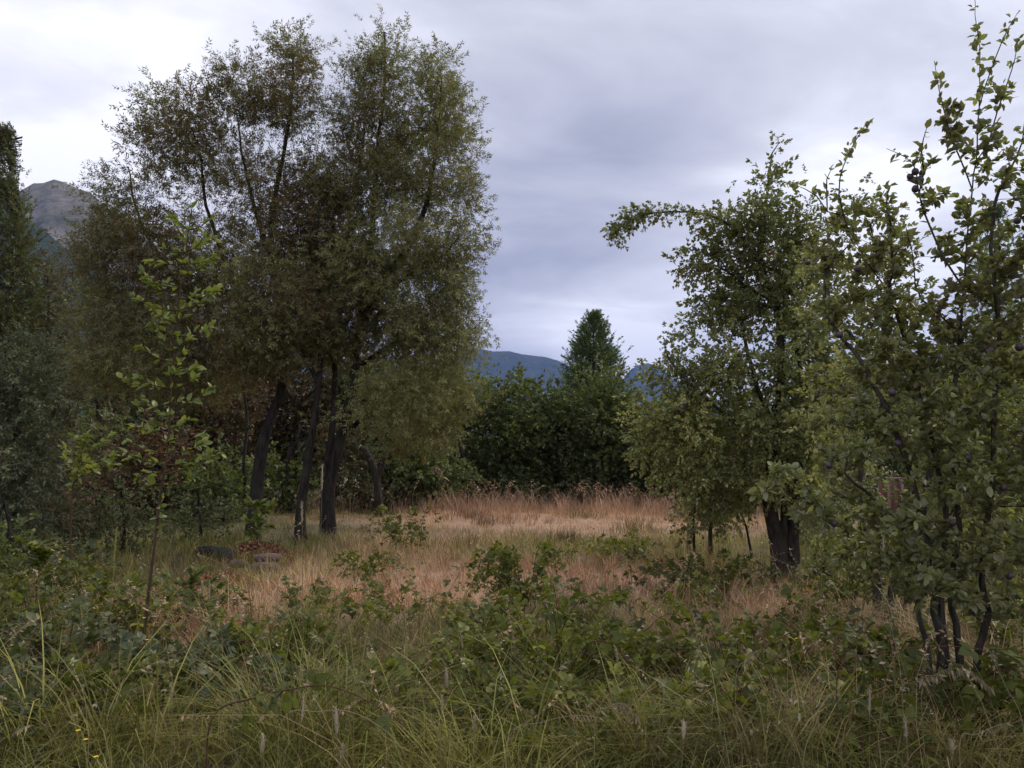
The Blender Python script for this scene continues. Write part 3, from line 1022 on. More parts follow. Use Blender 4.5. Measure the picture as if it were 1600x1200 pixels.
backdrop_tree('background_tree', 'dull green tree behind the gap under the plum tree', 1420, 27, [(1400, 640, 70, 60), (1460, 690, 70, 50), (1520, 640, 70, 80), (1340, 690, 60, 50)], TW['broad'], 'dark_leaf', 57, group='trees behind the right thicket', tint=0.5)
backdrop_tree('background_tree', 'shaded tree behind the right picture edge', 1600, 25, [(1590, 600, 80, 90), (1560, 720, 80, 50), (1650, 650, 60, 90)], TW['broad'], 'dark_leaf', 58, group='trees behind the right thicket', tint=0.45)
backdrop_tree('background_tree', 'olive tree filling the space behind the pear tree trunk', 1200, 27, [(1180, 690, 60, 50), (1240, 700, 60, 55), (1290, 690, 50, 60), (1140, 720, 60, 40), (1220, 745, 80, 30)], TW['broad'], 'brown_leaf', 59, group='trees behind the right thicket', tint=0.75)

SB = 'shrubs under and beyond the trees'
for (lab, px, Y, bl, tn, mt, tmp, sd) in [
    ('low green shrub in the shade left of the flared trunk', 345, 21, [(340, 745, 45, 28), (310, 765, 40, 20), (372, 765, 36, 20)], .5, 'dark_leaf', 'broad', 71),
    ('dark shrub behind the gap between flared and slender trunks', 440, 25, [(435, 740, 30, 30), (455, 762, 35, 18), (420, 765, 30, 18)], .4, 'dark_leaf', 'broad', 72),
    ('shrub filling the shade left of the small yellow-leaved sapling', 60, 17, [(60, 730, 55, 32), (20, 745, 50, 30), (100, 750, 36, 22)], .5, 'brown_leaf', 'fine_far', 73),
    ('brownish shrub behind the small yellow-leaved sapling', 165, 22, [(150, 700, 50, 36), (190, 735, 50, 30), (120, 745, 40, 25)], .6, 'brown_leaf', 'fine_far', 74),
    ('dark shrub behind the slim young tree', 255, 22, [(250, 715, 55, 40), (285, 745, 50, 28), (215, 750, 40, 22)], .25, 'brown_leaf', 'broad', 75),
    ('green shrub between the twin trunks and the cut trunk', 545, 26, [(545, 735, 30, 34), (560, 760, 36, 20), (530, 700, 30, 30)], .55, 'brown_leaf', 'broad', 76),
    ('round dark shrub right of the cut trunk', 665, 27, [(660, 745, 40, 28), (690, 730, 36, 30), (640, 720, 36, 36)], .35, 'dark_leaf', 'broad', 77),
    ('low olive undergrowth bush right of the grey-green shrub', 90, 13, [(90, 800, 50, 22), (60, 815, 40, 18), (120, 812, 36, 18)], .6, 'brown_leaf', 'pear', 82),
    ('low yellowish bush behind the slim young tree stem', 190, 14, [(190, 795, 50, 20), (230, 805, 40, 16), (155, 805, 36, 16)], .95, 'brown_leaf', 'pear', 83),
    ('low olive bush between the slim young tree and the flared trunk', 310, 15, [(310, 800, 40, 18), (340, 808, 30, 14), (285, 812, 30, 14)], .8, 'brown_leaf', 'pear', 84),
    ('small dark bush at the left edge in front of the grey-green shrub', 20, 10, [(20, 850, 50, 24), (-10, 840, 40, 30)], .4, 'dark_leaf', 'pear', 85),
    ('dull shrub behind the plum stems', 1450, 11, [(1460, 850, 60, 44), (1500, 820, 60, 50), (1440, 890, 50, 26)], .5, 'brown_leaf', 'pear', 78),
    ('shaded shrub at the right edge behind the plum', 1580, 10, [(1570, 840, 60, 60), (1620, 800, 60, 80), (1560, 900, 60, 30)], .6, 'brown_leaf', 'pear', 79),
    ('low shrub between the pear trunk and the plum stems', 1320, 12, [(1325, 845, 40, 26), (1300, 865, 36, 18), (1350, 862, 30, 18)], .6, 'dark_leaf', 'pear', 80),
    ('leafy shrub hanging behind the pear trunk at right', 1290, 15, [(1290, 760, 40, 50), (1320, 720, 40, 50), (1280, 810, 36, 24)], .7, 'brown_leaf', 'pear', 81)]:
    near = Y < 16
    backdrop_tree('shrub', lab, px, Y, bl, TW[tmp], mt, sd, cat='shrub', group=SB, tint=tn, trunk=.03, depth=1.0 if near else 1.6,
                  dens=14 if near else 4, n_each=16 if near else 26, spread=.17 if near else .33)


def far_wood():
    rs = np.random.default_rng(9)
    n = 2600
    ang = rs.uniform(-52, 52, n)
    dist = rs.uniform(44, 56, n)
    a = np.radians(ang)
    x, y = dist * np.sin(a), dist * np.cos(a)
    top = 5.0 + 1.6 * np.sin(ang * .55 + 1) + 1.1 * np.sin(ang * 1.31) + 3.0 * (np.abs(ang) > 14) * np.clip((np.abs(ang) - 14) / 10, 0, 1)
    z = top * rs.uniform(0, 1, n) ** .8 * (1 - .25 * rs.uniform(0, 1, n))
    pos = np.stack([x, y, z], 1)
    d = unit(rs.normal(0, 1, (n, 3)) + [0, -.5, .4])
    g = Geo()
    k = rs.integers(0, 6, n)
    R = frames(d, rs.uniform(-1, 1, n))
    s = rs.uniform(2.8, 4.4, n)
    ti = np.clip(.45 + .3 * wob(pos, .5, 3) + rs.normal(0, .1, n), 0, 1)
    for i in range(6):
        mm = k == i
        g.tmpl(TW['broad'][i], pos[mm], R[mm], s[mm], ti[mm])
    o = g.build('distant_wood', M['dark_leaf'], kind='stuff')
    o['label'] = 'dark wood closing the view behind all the trees'


far_wood()

def gap(P):
    d = (P - [0, 0, EYE])
    yc = d[:, 1] * math.cos(PITCH) + d[:, 2] * math.sin(PITCH)
    zc = -d[:, 1] * math.sin(PITCH) + d[:, 2] * math.cos(PITCH)
    X = 800 + FPX * d[:, 0] / yc
    Yp = 600 - FPX * zc / yc
    hole = ((X - 1393) / 24) ** 2 + ((Yp - 757) / 44) ** 2 < 1
    hole |= ((X - 1303) / 26) ** 2 + ((Yp - 560) / 34) ** 2 < 1
    hole |= ((X - 1440) / 16) ** 2 + ((Yp - 440) / 40) ** 2 < 1
    return ~hole


# ------------------------------------------------------------------ the pear tree in the middle right
YP = 11.0
bP = root_pt(1220, YP)
rsP = np.random.default_rng(61)
blP = [(1198, 285, 22, 30), (1160, 345, 45, 24), (1205, 350, 42, 40), (1240, 375, 34, 32), (1130, 385, 30, 24), (1185, 430, 58, 42), (1090, 425, 26, 18), (1110, 395, 26, 20, 0, .6), (1235, 450, 40, 45),
       (1165, 500, 52, 42), (1235, 520, 44, 44), (1130, 575, 52, 42), (1200, 590, 75, 50), (1070, 600, 42, 38), (1045, 570, 16, 22, 0, .5), (1270, 600, 45, 50), (1080, 660, 62, 44), (1030, 660, 34, 32),
       (1160, 670, 78, 52), (1250, 690, 58, 60), (1020, 700, 26, 20), (1080, 730, 56, 34), (1160, 745, 70, 36), (1110, 775, 48, 24), (1260, 770, 44, 40), (1290, 840, 26, 30, 0, .5), (1150, 400, 40, 30), (1120, 480, 40, 36, 0, .8), (1090, 520, 24, 24, 0, .6), (1250, 420, 40, 40), (1280, 500, 36, 50), (1010, 600, 24, 20, 0, .6), (1060, 690, 50, 40)]
pear, tgP, skP = crown_tree('pear_tree', 'multi-stemmed fruit tree with one long branch arching left against the sky', 'tree', YP, bP, blP,
                            [([bP] + P2(YP, [(1216, 850), (1200, 770), (1214, 690), (1222, 600), (1218, 500), (1195, 400), (1198, 310), (1218, 222)]), 0.115, 0.006),
                             ([bP + [0.14, 0, 0]] + P2(YP, [(1240, 850), (1244, 770), (1262, 690), (1255, 600), (1240, 500), (1245, 400)]), 0.095, 0.01),
                             ([bP + [0.04, -0.08, 0]] + P2(YP, [(1224, 850), (1228, 780), (1226, 700), (1180, 600), (1160, 500), (1170, 400)]), 0.075, 0.01),
                             (P2(YP, [(1190, 420), (1160, 370, -.2), (1120, 340, -.3), (1060, 330, -.4), (1005, 336, -.5), (975, 348, -.5), (962, 368, -.5)]), 0.022, 0.004, True),
                             (P2(YP, [(1195, 470), (1130, 420, -.3), (1090, 415, -.4), (1066, 448, -.4)]), 0.018, 0.004, True),
                             (P2(YP, [(1214, 720), (1150, 660, -.3), (1090, 610, -.4), (1046, 560, -.4), (1036, 525, -.4)]), 0.03, 0.005, True)],
                            34, 15, TW['pear'], 'pear', bark='bark_grey', seed=62, spread=0.12, depth=1.1, tint=0.48, tnoise=(1.4, 0.25), step=0.2, tip=0.0022, expo=2.2, wander=0.4, min_z=1.0, spacing=0.10, size=(0.8, 1.2), droop=0.0, flare=0.7, out=0.4)


bF = root_pt(1365, 8.2)
crown_tree('fruit_tree', 'bushy fruit tree standing between the arching fruit tree and the near plum', 'tree', 8.2, bF,
           [(1300, 400, 40, 44), (1340, 345, 44, 40), (1390, 360, 32, 36), (1325, 460, 60, 44), (1390, 440, 44, 50), (1370, 520, 60, 44), (1290, 500, 36, 40, 0, .7), (1420, 500, 40, 50), (1330, 600, 60, 44), (1420, 590, 60, 50),
            (1300, 660, 50, 40), (1450, 660, 60, 40), (1345, 700, 30, 40), (1300, 760, 44, 36), (1320, 830, 40, 30), (1460, 760, 40, 50), (1470, 850, 50, 40), (1530, 700, 60, 60), (1530, 800, 60, 60), (1550, 600, 60, 60)],
           [([bF] + P2(8.2, [(1372, 900), (1350, 820), (1345, 720), (1380, 620), (1335, 540), (1298, 480), (1300, 400)]), 0.05, 0.01),
            ([bF + [.1, 0, 0]] + P2(8.2, [(1400, 900), (1440, 820), (1450, 700), (1420, 560), (1385, 450), (1360, 350)]), 0.045, 0.01),
            ([bF + [.2, .1, 0]] + P2(8.2, [(1440, 880), (1500, 780), (1530, 680), (1550, 590)]), 0.04, 0.01)],
           34, 9, TW['pear'], 'pear', bark='bark_grey', seed=65, spread=0.10, depth=0.8, tint=0.5, tnoise=(1.6, 0.25), step=0.2, tip=0.0022, expo=2.2, wander=0.4, min_z=0.7, spacing=0.10, size=(0.7, 1.05), droop=0.0, flare=0.2, out=0.4,
           thin=lambda P: gap(P))

# leaves along named shoots
def shoot_twigs(rs, path, n, spread, jitter=1.0, u0=0.0):
    S = smooth_path(path, 60)
    u = rs.uniform(u0, 1, n)
    i = (u * 59).astype(int)
    p = S[i] + rs.normal(0, spread, (n, 3))
    T = unit(np.gradient(S, axis=0))[i]
    d = T * 0.6 + unit(rs.normal(0, 1, (n, 3))) * 0.9 * jitter
    return p, d


g = Geo()
for pth, n in [([(1180, 400), (1130, 345, -.3), (1060, 330, -.4), (1005, 336, -.5), (975, 348, -.5), (962, 368, -.5)], 260),
               ([(1195, 330), (1200, 280), (1212, 240), (1220, 216)], 26), ([(1150, 425), (1090, 415, -.4), (1066, 448, -.4)], 24),
               ([(1060, 590, -.4), (1046, 560, -.4), (1036, 522, -.4)], 16), ([(1100, 590, -.4), (1062, 548, -.4), (1058, 515, -.4)], 14),
               ([(1240, 400), (1262, 340), (1270, 310)], 16)]:
    p, d = shoot_twigs(rsP, P2(YP, pth), n, 0.06)
    kk = rsP.integers(0, 6, n)
    R = frames(d, rsP.uniform(-1, 1, n))
    for i in range(6):
        m_ = kk == i
        g.tmpl(TW['pear'][i], p[m_], R[m_], rsP.uniform(.6, 1.0, n)[m_], np.clip(rsP.normal(.42, .12, n), 0, 1)[m_])
g.build('shoot_leaves', [M['pear'], M['bark_grey']], pear, kind='stuff')

crown_tree('bush', 'small twiggy bush with two thin stems left of the pear trunk', 'bush', 13, root_pt(1098, 13),
           [(1085, 790, 18, 18), (1115, 800, 22, 20), (1140, 800, 22, 20), (1100, 760, 40, 22), (1078, 822, 12, 12)],
           [([root_pt(1086, 13)] + P2(13, [(1084, 820), (1086, 790), (1090, 750)]), 0.025, 0.008), ([root_pt(1110, 13)] + P2(13, [(1110, 820), (1112, 790), (1108, 750)]), 0.04, 0.01),
            ([root_pt(1178, 13)] + P2(13, [(1165, 820), (1150, 790), (1140, 760)]), 0.022, 0.008)],
           30, 12, TW['pear'], 'pear', bark='bark', seed=63, spread=0.12, depth=0.4, tint=0.35, step=0.2, tip=0.003, min_z=0.3, droop=0, flare=0.1)

# ------------------------------------------------------------------ leaves one can tell apart
def leaf_T(LV, LF, pet=0.0):
    return dict(v=LV, q=np.zeros((0, 4), int), t=LF, qm=np.zeros(0), tm=np.zeros(len(LF)), a=np.zeros(len(LV)))


LEAF_SH = {'plum': [leaf_T(*leaf_shape('full', w, f, d)) for w, f, d in ((0.27, 0.07, 0.22), (0.30, 0.10, 0.35), (0.25, 0.04, 0.12))]}


LEAF_LO = {'plum': [leaf_T(*leaf_shape('hex', w, f, d)) for w, f, d in ((0.27, 0.07, 0.22), (0.30, 0.10, 0.35), (0.25, 0.04, 0.12))]}


def trifoliate(rs, w=0.34, kind='full'):
    g = Geo()
    g.add([(-.012, 0, 0), (.012, 0, 0), (0, .42, .0)], [(0, 1, 2)], 0.4, 0, 0)
    for ang, base, s in ((0, (0, 0.42, 0), 0.62), (68, (0.0, 0.38, 0), 0.50), (-70, (0, 0.38, 0), 0.50)):
        LV, LF = leaf_shape(kind, w * rs.uniform(.9, 1.12), 0.08, rs.uniform(.12, .3), 0.02)
        a = math.radians(ang + rs.normal(0, 6))
        V = LV * s
        V = np.stack([V[:, 0] * math.cos(a) + V[:, 1] * math.sin(a), -V[:, 0] * math.sin(a) + V[:, 1] * math.cos(a), V[:, 2]], 1) + base
        g.add(V, LF, rs.normal(0, .05) + 0.0)
    T = g.as_template()
    T['a'] = np.where(T['a'] > 0.3, 0.0, T['a'])
    return T


LEAF_SH['bramble'] = [trifoliate(rs0) for _ in range(4)]
LEAF_LO['bramble'] = [trifoliate(rs0, kind='hex') for _ in range(4)]
_leafmesh = {}


def leaf_meshes(kind, mat, levels=4):
    key = (kind, mat)
    if key not in _leafmesh:
        out = []
        for T in LEAF_SH[kind]:
            row = []
            for q in range(levels):
                g = Geo()
                g.tmpl(T, np.zeros((1, 3)), np.eye(3)[None], 1.0, (q + 0.5) / levels)
                row.append(g.mesh(mat + '_leaf', M[mat], smooth=True))
            out.append(row)
        _leafmesh[key] = out
    return _leafmesh[key]


def place_leaves(parent, kind, mat, pos, R, s, tint, n_obj=300, name='foliage', rs=RNG):
    """the n_obj leaves that show largest become parts of their own, the others one part"""
    tint = np.clip(tint, 0.02, 0.98)
    n = len(pos)
    c = np.array([0, 0, EYE])
    d = np.linalg.norm(pos - c, axis=1)
    # prefer near leaves turned to the viewer and on the near side of the plant
    face = np.abs(np.einsum('ni,ni->n', R[:, :, 2], unit(pos - c)))
    score = s * (0.4 + face) / d - 0.02 * (d - d.min())
    order = np.argsort(-score)
    sel = order[:n_obj]
    rest = order[n_obj:]
    ms = leaf_meshes(kind, mat)
    sh = rs.integers(0, len(ms), n)
    inv = parent.matrix_basis.inverted()
    for i in sel:
        q = min(3, int(tint[i] * 4))
        o = bpy.data.objects.new('leaf', ms[sh[i]][q])
        Mx = np.eye(4)
        Mx[:3, :3] = R[i] * s[i]
        Mx[:3, 3] = pos[i]
        o.parent = parent
        o.matrix_basis = inv @ Matrix(Mx.tolist())
        COL.objects.link(o)
    if len(rest):
        g = Geo()
        for k, T in enumerate(LEAF_LO[kind]):
            m_ = rest[sh[rest] % len(LEAF_LO[kind]) == k]
            if len(m_):
                g.tmpl(T, pos[m_], R[m_], s[m_], tint[m_])
        g.build(name, M[mat], parent, smooth=True, kind='stuff')


def leaves_on_skeleton(rs, P, par, r, per_m=40, rmax=0.008, size=(0.035, 0.068), up=0.3, spur=3, first=0):
    """leaves in small spurs on the thin branches"""
    ok = (par >= 0) & (r < rmax) & (np.arange(len(par)) >= first)
    idx = np.where(ok)[0]
    A, B = P[par[idx]], P[idx]
    L = np.linalg.norm(B - A, axis=1)
    n = rs.poisson(L * per_m / spur)
    rep = np.repeat(np.arange(len(idx)), n)
    u = rs.uniform(0, 1, len(rep))[:, None]
    base = A[rep] * (1 - u) + B[rep] * u
    ax = unit(B - A)[rep]
    side = unit(rs.normal(0, 1, base.shape))
    m_ = spur
    base = np.repeat(base, m_, axis=0)
    ax = np.repeat(ax, m_, axis=0)
    side = np.repeat(side, m_, axis=0)
    d = unit(side + rs.normal(0, 0.55, base.shape) + ax * 0.5 + [0, 0, up])
    pos = base + d * 0.012
    nup = unit(np.array([0, 0, 1.0]) + rs.normal(0, 0.5, base.shape))
    R = frames(d, rs.normal(0, 0.35, len(pos)), up=nup)
    s = rs.uniform(size[0], size[1], len(pos))
    return pos, R, s


# ------------------------------------------------------------------ the near plum tree
YQ = 4.9
rsQ = np.random.default_rng(71)
bQ = root_pt(1490, YQ)
plum = thing('plum_tree', 'near plum tree with several thin dark stems filling the right side of the picture', 'tree', bQ)
blQ = [(1335, 335, 36, 34, .6), (1295, 390, 36, 40, .6), (1385, 330, 26, 30, .4), (1390, 400, 50, 40, .3), (1300, 470, 46, 40, .5), (1370, 480, 60, 42, .3), (1450, 560, 70, 50), (1370, 570, 56, 40, .2),
       (1340, 650, 60, 44, .2), (1500, 600, 80, 70), (1420, 660, 80, 50), (1545, 430, 50, 60), (1520, 330, 38, 44), (1560, 250, 30, 50), (1510, 220, 36, 40), (1570, 540, 50, 60), (1480, 470, 46, 40),
       (1450, 250, 20, 22, 0, .6), (1455, 300, 26, 28), (1480, 180, 22, 26, 0, .7), (1560, 150, 26, 34, 0, .7), (1560, 720, 70, 80), (1470, 760, 80, 50, -.1), (1310, 720, 40, 36, 0), (1330, 800, 44, 36), (1340, 860, 50, 34, .2),
       (1430, 860, 70, 46, -.2), (1540, 860, 70, 60, -.2), (1470, 920, 60, 30, -.4), (1410, 910, 36, 30), (1560, 940, 60, 40), (1620, 500, 60, 300), (1640, 800, 60, 180), (1285, 590, 26, 24, .4), (1270, 660, 22, 24, .4), (1340, 400, 40, 40, .5), (1400, 560, 60, 60, .3), (1500, 520, 50, 50), (1480, 690, 60, 60, -.1), (1400, 800, 50, 30, -.3), (1360, 700, 30, 30, -.2), (1500, 380, 30, 40), (1450, 480, 40, 40), (1270, 800, 40, 30, -.3), (1240, 745, 40, 20, -.5), (1195, 770, 36, 18, -.5), (1510, 935, 40, 26, -.6), (1445, 900, 40, 30, -.5), (1380, 870, 30, 24, -.3)]


tg = blob_targets(rsQ, blQ, YQ, 230, 0.85, 0.05)
tg = tg[gap(tg)]
shoots = [[(1500, 520), (1518, 330), (1527, 200), (1530, 90), (1522, -10)], [(1522, 300), (1490, 220), (1470, 150), (1460, 95)],
          [(1528, 170), (1552, 100), (1572, 50), (1590, 20)], [(1535, 260), (1560, 170), (1580, 110), (1592, 60)],
          [(1490, 440), (1440, 320), (1428, 260), (1385, 232)], [(1450, 300), (1440, 240), (1448, 200)],
          [(1345, 420, .5), (1312, 310, .5), (1322, 250, .5), (1345, 205, .5), (1362, 188, .5)], [(1310, 360, .5), (1275, 305, .5), (1240, 288, .5)], [(1300, 330, .5), (1290, 290, .5), (1300, 262, .5)],
          [(1480, 500), (1436, 460), (1428, 400), (1415, 350)], [(1400, 380, .3), (1385, 320, .3), (1392, 290, .3)], [(1560, 300), (1595, 230), (1603, 180)],
          [(1400, 470, .3), (1350, 400, .4), (1330, 350, .4)]]
stems = [([bQ] + P2(YQ, [(1499, 1010), (1484, 930), (1495, 840), (1488, 700), (1500, 520)]), 0.024, 0.013),
         ([bQ + [-0.12, 0.05, 0]] + P2(YQ, [(1470, 1000), (1456, 950), (1460, 880), (1430, 760), (1385, 640, .1), (1340, 560, .3), (1300, 490, .5), (1290, 400, .6)]), 0.028, 0.010),
         ([bQ + [0.14, 0.06, 0]] + P2(YQ, [(1528, 1030), (1546, 960), (1534, 870), (1550, 700), (1560, 540), (1550, 400), (1560, 300)]), 0.024, 0.01),
         ([bQ + [-0.2, -0.03, 0]] + P2(YQ, [(1450, 1020), (1436, 960), (1444, 900), (1420, 840), (1370, 780, -.1), (1320, 740, -.2)]), 0.018, 0.008),
         ([bQ + [0.02, 0.1, 0]] + P2(YQ, [(1470, 950), (1475, 800), (1450, 640, .1), (1410, 520, .3), (1395, 430, .3)]), 0.022, 0.01)]
for s_ in shoots:
    stems.append((P2(YQ, s_), 0.007, 0.002, True))
Pq, parq, rq = grow(rsQ, stems, tg, 0.1, 0.0011, 2.3, min_z=0.6, wander=0.35)
first_twig = int(np.sum([max(3, int(np.sum(np.linalg.norm(np.diff(np.asarray(p_[0]), axis=0), axis=1)) / 0.1) + 1) for p_ in stems])) - len(shoots)
g = Geo()
skin_tree(g, Pq, parq, rq, flare=0.5)
g.build('trunk', M['bark_grey'], plum, smooth=True)
pos, R, s = leaves_on_skeleton(rsQ, Pq, parq, rq, per_m=150, rmax=0.0075, first=first_twig)
# the free shoots carry bigger leaves
ex = [], []
for s_ in shoots:
    S = np.array(P2(YQ, s_))
    L = np.sum(np.linalg.norm(np.diff(S, axis=0), axis=1))
    n = int(L * 38)
    p, d = shoot_twigs(rsQ, S, n, 0.012, 1.0, 0.1)
    d = d + [0, 0, -0.1]
    ex[0].append(p)
    ex[1].append(d)
p2, d2 = np.concatenate(ex[0]), np.concatenate(ex[1])
R2 = frames(d2, rsQ.normal(0, .5, len(p2)))
s2 = rsQ.uniform(0.035, 0.075, len(p2))
keep = gap(pos)
pos, R, s = pos[keep], R[keep], s[keep]
pos, R, s = np.concatenate([pos, p2]), np.concatenate([R, R2]), np.concatenate([s, s2])
tint = 0.42 + 0.24 * wob(pos, 2.4, 3) + rsQ.normal(0, 0.18, len(pos)) + 0.35 * (rsQ.uniform(0, 1, len(pos)) < 0.06)
NLEAF_PLUM = len(pos)
place_leaves(plum, 'plum', 'plum', pos, R, s, tint, 300, rs=rsQ)


def fruit_mat():
    m, n, l = new_mat('plum_skin')
    out = N(n, 'ShaderNodeOutputMaterial')
    tc = N(n, 'ShaderNodeTexCoord')
    nz = N(n, 'ShaderNodeTexNoise', i_Scale=40.0, i_Detail=4.0)
    l.new(tc.outputs['Object'], nz.inputs['Vector'])
    cr = ramp(n, [(0.35, (0.030, 0.012, 0.018)), (0.7, (0.075, 0.048, 0.065))])
    l.new(nz.outputs[0], cr.inputs[0])
    p = N(n, 'ShaderNodeBsdfPrincipled', i_Roughness=0.45)
    l.new(cr.outputs[0], p.inputs['Base Color'])
    l.new(p.outputs[0], out.inputs[0])
    return m


M['fruit'] = fruit_mat()


def fruit_mesh():
    g = Geo()
    a = np.linspace(0, math.pi, 9)
    rr = np.sin(a) * (1 - 0.08 * np.cos(a))
    V, F = [], []
    k = 12
    for i, (t_, r_) in enumerate(zip(a, rr)):
        for j in range(k):
            b = j * 2 * math.pi / k
            crease = 1 - 0.07 * math.exp(-((b - math.pi) / 0.35) ** 2)
            V.append((r_ * math.cos(b) * crease, r_ * math.sin(b) * crease, 1.12 * math.cos(t_) - 0.08 * math.exp(-(t_ / 0.3) ** 2)))
    for i in range(8):
        for j in range(k):
            F.append((i * k + j, (i + 1) * k + j, (i + 1) * k + (j + 1) % k, i * k + (j + 1) % k))
    g.add(V, F)
    tube(g, [(0, 0, 1.0), (0.05, 0, 1.5), (0.15, 0, 2.0)], [0.07, 0.05, 0.05], 5, mat=0)
    return g.mesh('plum', M['fruit'], smooth=True)


fm = fruit_mesh()
inv = plum.matrix_basis.inverted()
for (px, py, dy, s_) in [(1312, 523, 0, 1), (1394, 613, -.15, 1.1), (1546, 548, -.2, 1.2), (1593, 542, -.2, 1.2), (1295, 727, -.2, 1), (1303, 818, -.2, 1), (1513, 716, -.3, 1.1), (1403, 693, -.2, 1),
                         (1488, 817, -.3, 1), (1430, 268, 0, 1.1), (1422, 276, .02, 1), (1438, 282, -.02, 1.1), (1430, 295, 0, 1.1), (1445, 305, .03, 1), (1441, 270, .04, 1), (1520, 955, -.45, .9),
                         (1577, 900, -.4, .9), (1194, 765, -.5, .9), (1590, 345, 0, 1), (1340, 420, .1, 1), (1262, 410, .3, .9), (1568, 762, -.3, 1)]:
    o = bpy.data.objects.new('plum', fm)
    o.parent = plum
    p = at(px, py, YQ + dy)
    o.matrix_basis = inv @ (Matrix.Translation(Vector(p.tolist())) @ Euler((rsQ.normal(0, .3), rsQ.normal(0, .3), rsQ.uniform(0, 6))).to_matrix().to_4x4() @ Matrix.Scale(0.021 * s_, 4))
    COL.objects.link(o)


# ------------------------------------------------------------------ young trees on the left
def young_tree(label, Y, base_px, stem_px, branches, size, mat, seed, group=None, r0=0.014, n_obj=300, density=1.0, tint0=0.5, name='sapling'):
    rs = np.random.default_rng(seed)
    b = root_pt(base_px, Y)
    t = thing(name, label, 'young tree', b, group)
    S = smooth_path([b] + P2(Y, stem_px), 40)
    g = Geo()
    tube(g, S, np.linspace(r0, 0.003, 40), 7)
    pos, dirs = [], []
    zs = S[:, 2]
    for (py, dx, dyp, dep) in branches:
        # branch leaves the stem at the height of py and ends dx, dyp pixels away
        z0 = at(0, py, Y)[2]
        i = int(np.argmin(np.abs(zs - z0)))
        k = Y / FPX
        end = S[i] + [dx * k, dep, -dyp * k]
        L = np.linalg.norm(end - S[i])
        mid = (S[i] + end) / 2 + [0, 0, -0.08 * L] + rs.normal(0, .02 * L, 3)
        Bp = smooth_path([S[i], mid, end], 12)
        tube(g, Bp, np.linspace(0.0055, 0.002, 12), 4)
        n = max(3, int(L * 34 * density))
        u = 1 - rs.uniform(0, 1, n) ** 1.5 * 0.85
        ii = np.minimum(11, (u * 11.99).astype(int))
        pos.append(Bp[ii])
        az = np.arange(n) * 2.4 + rs.uniform(0, 6)
        tdir = unit(end - S[i])
        d = tdir * 0.8 + unit(rs.normal(0, 1, (n, 3))) * 0.8 + [0, 0, 0.25]
        dirs.append(d)
    n = int(60 * density)
    i = rs.integers(12, 40, n)
    pos.append(S[i])
    dirs.append(unit(rs.normal(0, 1, (n, 3)) * [1, 1, .5]) + [0, 0, .45])
    pos, dirs = np.concatenate(pos), np.concatenate(dirs)
    g.build('trunk', M['stem'], t, smooth=True)
    R = frames(dirs, rs.normal(0, .4, len(pos)), up=unit([0, -0.25, 1.0] + rs.normal(0, .35, pos.shape)))
    s = rs.uniform(size[0], size[1], len(pos))
    tint = tint0 + rs.normal(0, .16, len(pos))
    place_leaves(t, 'plum', mat, pos, R, s, tint, n_obj, rs=rs)
    return t


br = []
rs1 = np.random.default_rng(5)
for py, w in [(345, 30), (365, 45), (385, 40), (400, 55), (425, 70), (440, 60), (455, 65), (480, 30), (500, 35), (530, 40), (560, 40), (585, 45), (600, 70), (625, 75), (650, 60), (668, 85), (690, 65), (710, 80), (725, 70), (745, 60), (500, 60), (465, 80)]:
    sgn = -1 if rs1.uniform() < .5 else 1
    br.append((py + 12, sgn * w * rs1.uniform(.7, 1.1), -rs1.uniform(5, 40), rs1.normal(0, .12)))
    br.append((py + 18, -sgn * w * rs1.uniform(.5, .95), -rs1.uniform(0, 35), rs1.normal(0, .12)))
young_tree('slim young tree with yellow-green leaves and thin leaning stem at left', 6.0, 226,
           [(232, 930), (240, 865), (250, 780), (262, 700), (268, 600), (276, 500), (288, 410), (300, 325)], br, (0.045, 0.085), 'sapling', 81, n_obj=300, density=1.25)
young_tree('small yellow-leaved sapling with thin stem left of the slim young tree', 9.0, 112,
           [(112, 780), (120, 745), (128, 705), (135, 680)], [(745, 50, -30, 0), (740, -30, -25, .1), (720, 60, -10, -.1), (715, -30, -15, 0), (705, 30, -25, .2), (730, 85, -15, 0), (735, 40, -5, -.2), (700, -15, -15, 0)],
           (0.06, 0.11), 'sapling', 82, n_obj=60, density=1.3, tint0=0.6, r0=0.012)
young_tree('sprouting seedling with light green leaves in front of the thick flared trunk', 13.5, 402,
           [(402, 830), (404, 800), (406, 785)], [(820, 18, 0, 0), (815, -16, -5, -.1), (805, 22, -15, 0), (800, -14, -16, 0), (825, -8, 12, -.1)],
           (0.10, 0.16), 'sapling', 83, n_obj=60, density=1.6, tint0=0.5, r0=0.01, name='seedling')
young_tree('leafy seedling standing low at the left edge below the grey shrub', 8.0, 60,
           [(58, 900), (62, 870), (60, 850)], [(890, 40, -15, 0), (885, -35, -20, 0), (870, 30, -20, .1), (865, -20, -18, -.1)],
           (0.06, 0.10), 'bramble', 84, n_obj=60, density=1.6, tint0=0.5, r0=0.01, name='seedling')
young_tree('low light green leafy plant right of the slim young stem', 7.5, 290,
           [(292, 960), (298, 920), (300, 890)], [(940, 45, -25, 0), (935, -35, -20, 0), (915, 40, -12, .1), (920, -30, -22, -.1), (905, 20, -18, 0), (950, 60, -20, .2)],
           (0.05, 0.09), 'sapling', 85, n_obj=80, density=1.6, tint0=0.15, r0=0.01, name='seedling')


